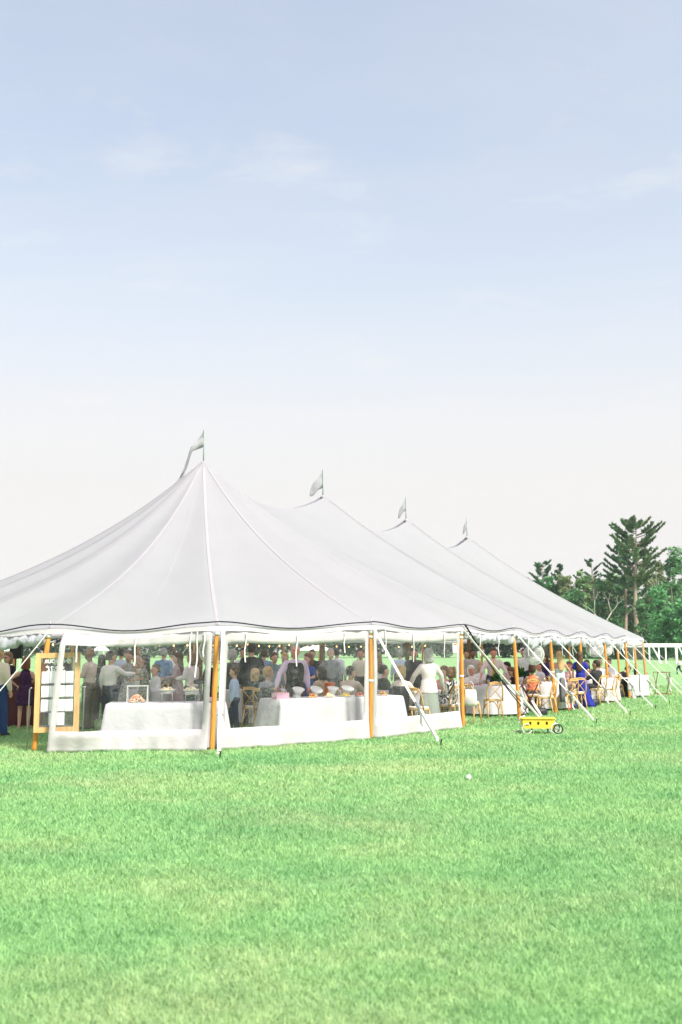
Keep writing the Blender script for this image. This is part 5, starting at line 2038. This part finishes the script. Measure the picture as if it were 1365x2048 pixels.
def stands():
    tray_stand(1058, 25.7, 0.40, 0.80, 78, 'dark mahogany folding stand with crossed legs beside the yellow cart', True, True)
    x, y = gx(1062, 25.5), 25.5
    # white bundle caught at the foot of the stand
    t = MB()
    rnd = random.Random(4)
    rings = []
    for k in range(9):
        q = k / 8
        c = Vector((-0.02 + 0.22 * q, -0.12, 0.40 - 0.36 * q))
        r = 0.03 * (0.6 + math.sin(PI * (0.15 + 0.8 * q)) * 0.6)
        rings.append([c + Vector((r * math.cos(a) * (1 + 0.2 * math.sin(3 * a + k)), r * 0.8 * math.sin(a), r * math.sin(a) * 0.9)) for a in [2 * PI * j / 12 for j in range(12)]])
    o = t.loft(rings).build('white_bundle', M_STRAP, None, True, None, (x, y, 0))
    tag(o, 'white crumpled strap cover bundled at the foot of the dark stand', 'bundle')
    tray_stand(1322, 37.9, 0.50, 0.86, 3, 'brown folding tray stand standing open on the lawn beyond the last pole', False, False)
    # white folding frame with a cloth by the last poles
    Y = 33.8
    t = thing('folding_rack', 'white folding rack on two legs beside the farthest round table', 'rack', (gx(1250, Y), Y, 0), R(6))
    for px, sx in ((1236, -1), (1265, 1)):
        xx = gx(px, Y) - gx(1250, Y)
        MB().tube([(xx, 0, 0), (xx * 0.9 + 0.02 * sx, 0.08, 0.40), (xx * 0.75, 0.14, 0.74)], 0.022, 8).build('leg', M_WHITE, t, True)
    MB().tube([(-0.19, 0.14, 0.74), (0.19, 0.14, 0.74)], 0.02, 8).build('cross_bar', M_WHITE, t, True)
    mb = MB()
    mb.grid([[(x, 0.10 + 0.015 * math.sin(x * 30 + zz * 9), zz) for x in (0.10, 0.16, 0.22, 0.28, 0.34)] for zz in (0.72, 0.6, 0.5, 0.4, 0.32)])
    c = mb.build('hanging_cloth', M_CLOTH, t, True)
    c.modifiers.new('thickness', 'SOLIDIFY').thickness = 0.004
    Y = 35.5
    t = thing('microphone_stand', 'thin dark green stand with a black head beside the last poles', 'stand', (gx(1277, Y), Y, 0))
    gm = mat('dark green metal', (0.035, 0.10, 0.06), 0.5)
    MB().tube([(0, 0, 0.02), (0, 0, 0.9)], 0.016, 8).build('pole', gm, t, True)
    MB().lathe((0, 0, 0), [(0.16, 0), (0.15, 0.02), (0.03, 0.04)], 16).build('base', gm, t, True)
    MB().tube([(0, 0, 0.88), (-0.16, -0.02, 0.94), (-0.26, -0.03, 0.95)], 0.011, 6).build('boom', gm, t, True)
    MB().tube([(-0.15, -0.02, 0.84), (-0.15, -0.02, 1.06)], [0.04, 0.045], 10, True).build('head', M_BLACKM, t, True)
    # ball
    g = gnd(938, 1560)
    b = MB().ball((0, 0, 0.032), 0.036, 14, 10).build('ball', M_WHITE, None, True, None, g)
    tag(b, 'small white ball lying alone on the open lawn', 'ball')


cart()
stands()

# ------------------------------------------------------------------ trees


LM = {
    'mid': leaf_mat('mid green', (0.06, 0.175, 0.085), (0.21, 0.42, 0.18)),
    'light': leaf_mat('light green', (0.11, 0.22, 0.09), (0.29, 0.46, 0.18)),
    'bright': leaf_mat('bright green', (0.075, 0.24, 0.11), (0.24, 0.52, 0.22)),
    'olive': leaf_mat('olive', (0.13, 0.18, 0.085), (0.29, 0.35, 0.16)),
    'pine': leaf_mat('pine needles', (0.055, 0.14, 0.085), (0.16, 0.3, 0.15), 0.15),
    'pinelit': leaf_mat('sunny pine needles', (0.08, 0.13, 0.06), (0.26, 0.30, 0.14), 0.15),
    'far': leaf_mat('far green', (0.07, 0.12, 0.075), (0.15, 0.21, 0.13)),
}


def leafcloud(lobes, n, size, seed, flat=0.5):
    """leaf-sized faces spread through clumps inside lobes ((centre, radii, weight)...)"""
    rnd = np.random.default_rng(seed)
    V, Fc = [], []
    tot = sum(l[2] for l in lobes)
    for c, r, w in lobes:
        m = int(n * w / tot)
        # sub-clumps on the lobe's shell
        nc = max(5, m // 26)
        d = rnd.normal(size=(nc, 3))
        d /= np.linalg.norm(d, axis=1)[:, None]
        cc = d * (0.55 + 0.5 * rnd.random((nc, 1)) ** 0.6) * np.array(r) + np.array(c)
        which = rnd.integers(0, nc, m)
        spread = min(r) * 0.26
        P = cc[which] + rnd.normal(size=(m, 3)) * spread * np.array([1, 1, 0.6])
        for p in P:
            nrm = rnd.normal(size=3)
            nrm[2] = abs(nrm[2]) + flat
            nrm /= np.linalg.norm(nrm)
            a = np.cross(nrm, rnd.normal(size=3))
            a /= np.linalg.norm(a) + 1e-9
            b = np.cross(nrm, a)
            s = size * (0.55 + 0.8 * rnd.random())
            k = len(V)
            V += [tuple(p - a * s), tuple(p + b * s * 0.55), tuple(p + a * s), tuple(p - b * s * 0.55)]
            Fc.append((k, k + 1, k + 2, k + 3))
    mb = MB()
    mb.v, mb.f = V, Fc
    return mb


def branchy(h, r, seed, forks=5, bare=False, lean=0.0):
    rnd = random.Random(seed)
    mb = MB()
    P = [Vector((lean * q * h + 0.02 * h * math.sin(q * 4 + seed), 0.02 * h * math.sin(q * 3 + seed * 2), q * h)) for q in (0, 0.15, 0.35, 0.55, 0.75, 0.92)]
    mb.tube(P, [r * 1.25, r, r * 0.82, r * 0.6, r * 0.36, r * 0.12], 8)
    for k in range(forks):
        q = rnd.uniform(0.30, 0.8)
        i = int(q * 5)
        b = P[min(i, 4)].lerp(P[min(i + 1, 5)], 0.5)
        a = rnd.random() * 2 * PI
        L = h * rnd.uniform(0.16, 0.34)
        d = Vector((math.cos(a), math.sin(a), rnd.uniform(0.6, 1.3)))
        d.normalize()
        m_ = b + d * L * 0.5
        e = b + d * L + Vector((0, 0, L * 0.15))
        mb.tube([b, m_, e], [r * 0.38, r * 0.26, r * 0.06], 6)
        if bare:
            for j in range(3):
                d2 = (d + Vector((rnd.uniform(-0.8, 0.8), rnd.uniform(-0.8, 0.8), rnd.uniform(0, 0.8)))).normalized()
                mb.tube([m_, m_ + d2 * L * 0.55], [r * 0.16, r * 0.04], 5)
    return mb


def leafy(px, Y, ptop, width_px, base_frac, leaf, lab, seed, group='broadleaf trees at the field edge', n=1500, trunk=M_BARK, size=None, lobes_n=7, bare=False, lean=0.0):
    """broadleaf tree; ptop: photo row of its top; width in photo pixels"""
    x = gx(px, Y)
    h = EYE + (YH - ptop) / FE * Y
    w = width_px / FE * Y / 2
    t = thing('broadleaf_tree', lab, 'tree', (x, Y, 0), 0, group)
    branchy(h * 0.92, 0.018 * h + 0.05, seed, 7, bare, lean).build('trunk', trunk, t, True)
    rnd = random.Random(seed)
    lobes = []
    for k in range(lobes_n):
        a = rnd.random() * 2 * PI
        q = rnd.random()
        zc = h * (base_frac + (0.86 - base_frac) * ((k + 0.5) / lobes_n))
        f = 1 - 0.55 * abs((zc / h - (base_frac + 0.35)) / 0.6)
        lobes.append(((w * 0.5 * q * math.cos(a) * f + lean * zc, w * 0.5 * q * math.sin(a) * f, zc), (w * rnd.uniform(0.42, 0.62) * f, w * rnd.uniform(0.42, 0.62) * f, h * rnd.uniform(0.10, 0.15)), f))
    lobes.append(((lean * h, 0, h * 0.88), (w * 0.35, w * 0.35, h * 0.10), 0.5))
    leafcloud(lobes, int(n * 2.6), size or 0.0017 * Y, seed).build('crown', LM[leaf], t)
    return t


def pine(px, Y, ptop, width_px, clear_frac, leaf, lab, seed, n_limb=46, group='tall pines at the field edge', lit=None, tuft=1.0):
    x = gx(px, Y)
    h = EYE + (YH - ptop) / FE * Y
    w = width_px / FE * Y / 2
    t = thing('pine_tree', lab, 'tree', (x, Y, 0), 0, group)
    rnd = random.Random(seed)
    tr = MB()
    P = [Vector((0.012 * h * math.sin(q * 5 + seed), 0.01 * h * math.sin(q * 4), h * q)) for q in (0, 0.2, 0.4, 0.6, 0.8, 0.98)]
    tr.tube(P, [0.021 * h, 0.017 * h, 0.014 * h, 0.010 * h, 0.006 * h, 0.001 * h], 10)
    limbs, ndl, ndl2 = MB(), MB(), MB()
    for k in range(n_limb):
        q = clear_frac + (0.97 - clear_frac) * (k + rnd.random() * 0.8) / n_limb
        b = Vector((0.012 * h * math.sin(q * 5 + seed), 0.01 * h * math.sin(q * 4), h * q))
        rel = (q - clear_frac) / (1 - clear_frac)
        prof = 0.28 + 0.72 * math.sin(PI * min(1.0, rel * 0.87 + 0.13))
        L = w * prof * rnd.choice((0.4, 0.6, 0.8, 0.95, 1.1, 1.22))
        a = rnd.random() * 2 * PI if k % 3 else (0 if (k // 3) % 2 else PI) + rnd.uniform(-0.5, 0.5)
        up = rnd.uniform(-0.05, 0.25) + 0.45 * rel
        pts = []
        for j in range(5):
            s = j / 4
            pts.append(b + Vector((math.cos(a) * L * s, math.sin(a) * L * s, L * (up * s * 0.55 + 0.38 * s * s))))
        limbs.tube(pts, [0.0042 * h * (1 - 0.8 * j / 4) for j in range(5)], 5)
        for j in range(11):
            s = 0.40 + 0.62 * j / 10
            i = min(3, int(s * 4))
            c = pts[i].lerp(pts[i + 1], min(1.15, s * 4 - i))
            d = (pts[min(i + 1, 4)] - pts[i]).normalized()
            side = Vector((-d.y, d.x, 0)).normalized()
            for m in range(13):
                dd = (d * rnd.uniform(-0.2, 1.0) + side * rnd.uniform(-1.0, 1.0) + Vector((0, 0, rnd.uniform(-0.15, 0.95)))).normalized()
                ln = 0.062 * h * rnd.uniform(0.5, 1.0) * (0.9 - 0.25 * s) * tuft
                wv = dd.cross(Vector((rnd.random() - 0.5, rnd.random() - 0.5, rnd.random() - 0.5))).normalized() * ln * 0.22
                tgt = ndl2 if (lit and rnd.random() < lit * (0.4 + 0.6 * (math.cos(a) * 0.3 - math.sin(a) * 0.7 + 0.5))) else ndl  # sunlit side painted in: limbs facing the sun get more lighter needles
                st = c - dd * ln * 0.15
                tgt.v += [tuple(st), tuple(st + dd * ln * 0.55 + wv), tuple(st + dd * ln), tuple(st + dd * ln * 0.55 - wv)]
                n0 = len(tgt.v) - 4
                tgt.f.append((n0, n0 + 1, n0 + 2, n0 + 3))
    tr.build('trunk', M_BARKP, t, True)
    limbs.build('limbs', M_BARKP, t, True)
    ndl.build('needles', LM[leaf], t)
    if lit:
        ndl2.build('sunlit_needles', LM['pinelit'], t)
    return t


def trees():
    # pines
    pine(1279, 200, 1042, 110, 0.50, 'pine', 'tallest pine with bare lower trunk and spreading crown', 3, 54, lit=0.6, tuft=0.95)
    pine(1254, 206, 1078, 84, 0.42, 'pine', 'darker slim pine close to the tallest pine', 5, 36)
    pine(1091, 232, 1119, 54, 0.30, 'pine', 'small pointed pine tip just above the tent roof', 8, 34)
    pine(1119, 238, 1126, 36, 0.30, 'pine', 'narrow pine tip next to the small pointed pine', 9, 30)
    pine(1191, 236, 1114, 44, 0.40, 'pine', 'thin ragged pine top between the small pines and tallest pine', 12, 26, tuft=0.8)
    pine(1165, 240, 1132, 26, 0.40, 'pine', 'thin dead-looking pine top above the light green trees', 14, 16, tuft=0.7)
    # broadleaf mass
    leafy(1100, 226, 1150, 70, 0.15, 'mid', 'dark green tree below the small pointed pine', 21, n=1700)
    leafy(1135, 224, 1142, 72, 0.12, 'olive', 'yellowish green rounded tree right of the small pines', 22, n=1800)
    leafy(1170, 222, 1140, 70, 0.12, 'light', 'light green tree below the thin pine top', 23, n=1800)
    leafy(1150, 214, 1172, 80, 0.08, 'mid', 'low mid green tree behind the tent roof slope', 24, n=1700)
    leafy(1208, 208, 1140, 62, 0.16, 'mid', 'green tree with grey forked trunk in front', 25, n=1300)
    leafy(1230, 226, 1132, 70, 0.12, 'light', 'pale green tree between the forked trunk and dark pine', 26, n=1700)
    leafy(1322, 216, 1118, 90, 0.14, 'olive', 'sparse olive tree right of the tallest pine', 27, n=1300, trunk=M_BIRCH, bare=True)
    leafy(1356, 202, 1086, 76, 0.10, 'mid', 'tall green tree cut by the photo edge', 28, n=2200)
    leafy(1400, 205, 1075, 90, 0.10, 'mid', 'tall green tree beyond the photo edge', 29, n=1800)
    leafy(1325, 186, 1168, 84, 0.02, 'bright', 'bright green bushy tree in front of the wood', 30, n=2600, lobes_n=9)
    leafy(1368, 182, 1190, 76, 0.0, 'bright', 'bright green bushy tree cut by the photo edge', 31, n=2300, lobes_n=9)
    leafy(1290, 196, 1196, 60, 0.02, 'mid', 'dark green bush at the foot of the tallest pine', 32, n=1600)
    leafy(1240, 204, 1200, 66, 0.02, 'mid', 'dark bush at the foot of the slim pine', 33, n=1600)
    leafy(1195, 206, 1200, 66, 0.02, 'mid', 'dark bush at the foot of the forked trunk', 34, n=1500)
    leafy(1268, 212, 1150, 70, 0.10, 'mid', 'shaded green tree between the trunks of the two pines', 35, n=1700)
    leafy(1078, 236, 1158, 60, 0.10, 'light', 'light green tree at the roof edge left of the dark one', 41, n=1500)
    leafy(1188, 230, 1150, 74, 0.05, 'olive', 'dull olive tree behind the thin ragged pine', 42, n=1700)
    leafy(1245, 232, 1146, 80, 0.05, 'light', 'light green tree glimpsed behind the slim pine', 43, n=1800)
    leafy(1305, 228, 1140, 80, 0.05, 'mid', 'green tree glimpsed right of the tallest trunk', 44, n=1800)
    # bare forked trunk
    Y = 200
    t = thing('bare_tree', 'pale bare forked tree in front of the green wood', 'tree', (gx(1205, Y), Y, 0))
    tr = MB()
    rnd = random.Random(3)

    def fork(b, d, L, r, dep):
        e = b + d * L
        m_ = b + d * L * 0.5 + Vector((rnd.uniform(-1, 1), 0, 0)) * L * 0.06
        tr.tube([b, m_, e], [r, r * 0.8, r * 0.6], 6)
        if dep == 0:
            return
        for k in range(2 if dep > 1 else 3):
            s = (-1) ** k
            d2 = (d + Vector((s * rnd.uniform(0.3, 0.7), rnd.uniform(-0.4, 0.4), rnd.uniform(0, 0.2)))).normalized()
            fork(e, d2, L * rnd.uniform(0.5, 0.7), r * 0.55, dep - 1)
    fork(Vector((0, 0, 0)), Vector((0.06, 0, 1)).normalized(), 6.0, 0.24, 4)
    tr.build('trunk', M_BIRCH, t, True)
    # hedge line of trees far behind the tent, seen under the roof
    labs = {'a': 'grey green tree of the far tree line behind the tent', }
    protos = []
    rnd = random.Random(11)
    kinds = []
    for k in range(3):
        h = (13, 11, 14)[k]
        t = thing('far_tree', None, 'tree')
        branchy(h * 0.9, 0.22, 40 + k, 5).build('trunk', M_BARK, t, True)
        lobes = []
        for j in range(8):
            a = rnd.random() * 2 * PI
            lobes.append(((2.6 * rnd.random() * math.cos(a), 2.6 * rnd.random() * math.sin(a), h * (0.10 + 0.75 * j / 8)), (2.8, 2.8, h * 0.13), 1))
        leafcloud(lobes, 1500, 0.55, 60 + k).build('crown', LM['far'], t)
        protos.append(t)
    n = 0
    for px in range(-160, 1470, 31):
        Y = 252 + rnd.uniform(-10, 14)
        o = protos[n] if n < 3 else copy_tree(protos[n % 3])
        o.location = (gx(px + rnd.uniform(-8, 8), Y), Y, 0)
        o.rotation_euler = (0, 0, rnd.random() * 6)
        s = rnd.uniform(0.8, 1.05) * (1.35 if px > 1030 else 1.0)
        o.scale = (s * 1.1, s * 1.1, s)
        if px > 1040:
            tag(o, 'leafy green tree deep in the wood behind the tall pines', 'tree', 'trees deep in the wood')
        else:
            tag(o, 'grey green leafy tree in the far row across the field behind the tent', 'tree', 'far row of trees behind the tent')
        n += 1
    # one tree whose tip shows at the left edge
    leafy(-14, 150, 1168, 60, 0.1, 'mid', 'dark tree whose tip shows over the roof at the edge of the photo', 71, n=1200)


trees()

# ------------------------------------------------------------------ far white structures


def far_structures():
    Y = 132
    t = thing('field_pavilion', 'long white open pavilion frame with pale posts across the far field', 'pavilion', (gx(1310, Y), Y, 0))
    ox = t.location.x
    z1 = EYE + (YH - 1287) / FE * Y
    z0 = EYE + (YH - 1294) / FE * Y
    xa, xb = gx(1196, Y) - ox, gx(1440, Y) - ox
    for yy in (0.0, 7.0):
        MB().box(((xa + xb) / 2, yy, (z0 + z1) / 2), (xb - xa, 0.12, z1 - z0)).build('valance', M_WHITE, t)
    for xx in (xa, xb):
        MB().box((xx, 3.5, (z0 + z1) / 2), (0.12, 6.88, z1 - z0)).build('valance', M_WHITE, t)
    for px in (1237, 1299, 1332, 1352, 1390, 1430):
        x = gx(px, Y) - ox
        for yy in (0.02, 7.02):
            MB().box((x, yy, z0 / 2), (0.17, 0.08, z0)).build('post', M_WHITE, t)
    for px, dp in ((1305, 9), (1243, 8), (1357, 8)):
        x = gx(px, Y) - ox
        x2 = gx(px + dp, Y) - ox
        MB().tube([(x, -0.2, z0), (x2, -1.8, 0)], 0.09, 6).build('guy_leg', M_WHITE, t)

    def small_tent(px, Y, wpx, ptop, pbot, lab):
        w = wpx / FE * Y
        zt = EYE + (YH - ptop) / FE * Y
        t = thing('canopy_tent', lab, 'tent', (gx(px, Y), Y, 0), 0, 'small white tents across the field')
        ze = zt * 0.72
        mb = MB()
        for a, b in ((-1, -1), (1, -1), (1, 1), (-1, 1)):
            MB().bar((a * w / 2, b * 1.5, 0), (a * w / 2, b * 1.5, ze), 0.08, 0.08, (0, 1, 0)).build('post', M_WHITE, t)
        n = [(-w / 2, -1.5, ze), (w / 2, -1.5, ze), (w / 2, 1.5, ze), (-w / 2, 1.5, ze)]
        ri = [(-w * 0.2, 0, zt), (w * 0.2, 0, zt)]
        mb.v = n + ri
        mb.f = [(0, 1, 5, 4), (1, 2, 5), (2, 3, 4, 5), (3, 0, 4)]
        mb.build('canopy', M_WHITE, t).modifiers.new('thickness', 'SOLIDIFY').thickness = 0.03
        zb = EYE - (pbot - YH) / FE * Y
        MB().box((0, 1.46, (ze + zb) / 2), (w, 0.03, ze - zb)).build('back_wall', M_WHITE, t)
    small_tent(203, 118, 22, 1290, 1311, 'small white tent far behind the bald man')
    small_tent(630, 128, 68, 1290, 1314, 'wide white tent far behind the red-haired woman in blue')
    small_tent(12, 115, 40, 1290, 1312, 'small white tent far behind the woman in dark glasses')


far_structures()


# ------------------------------------------------------------------ air


def haze():
    m, t, out = newmat('pale air')
    v = t.add('ShaderNodeVolumePrincipled')
    v.inputs['Color'].default_value = (0.86, 0.92, 0.96, 1)
    v.inputs['Density'].default_value = 0.00020
    t.l.new(v.outputs[0], out.inputs['Volume'])
    o = MB().box((0, 410, 17), (1440, 1000, 36)).build('haze', m)
    o['kind'] = 'stuff'


haze()
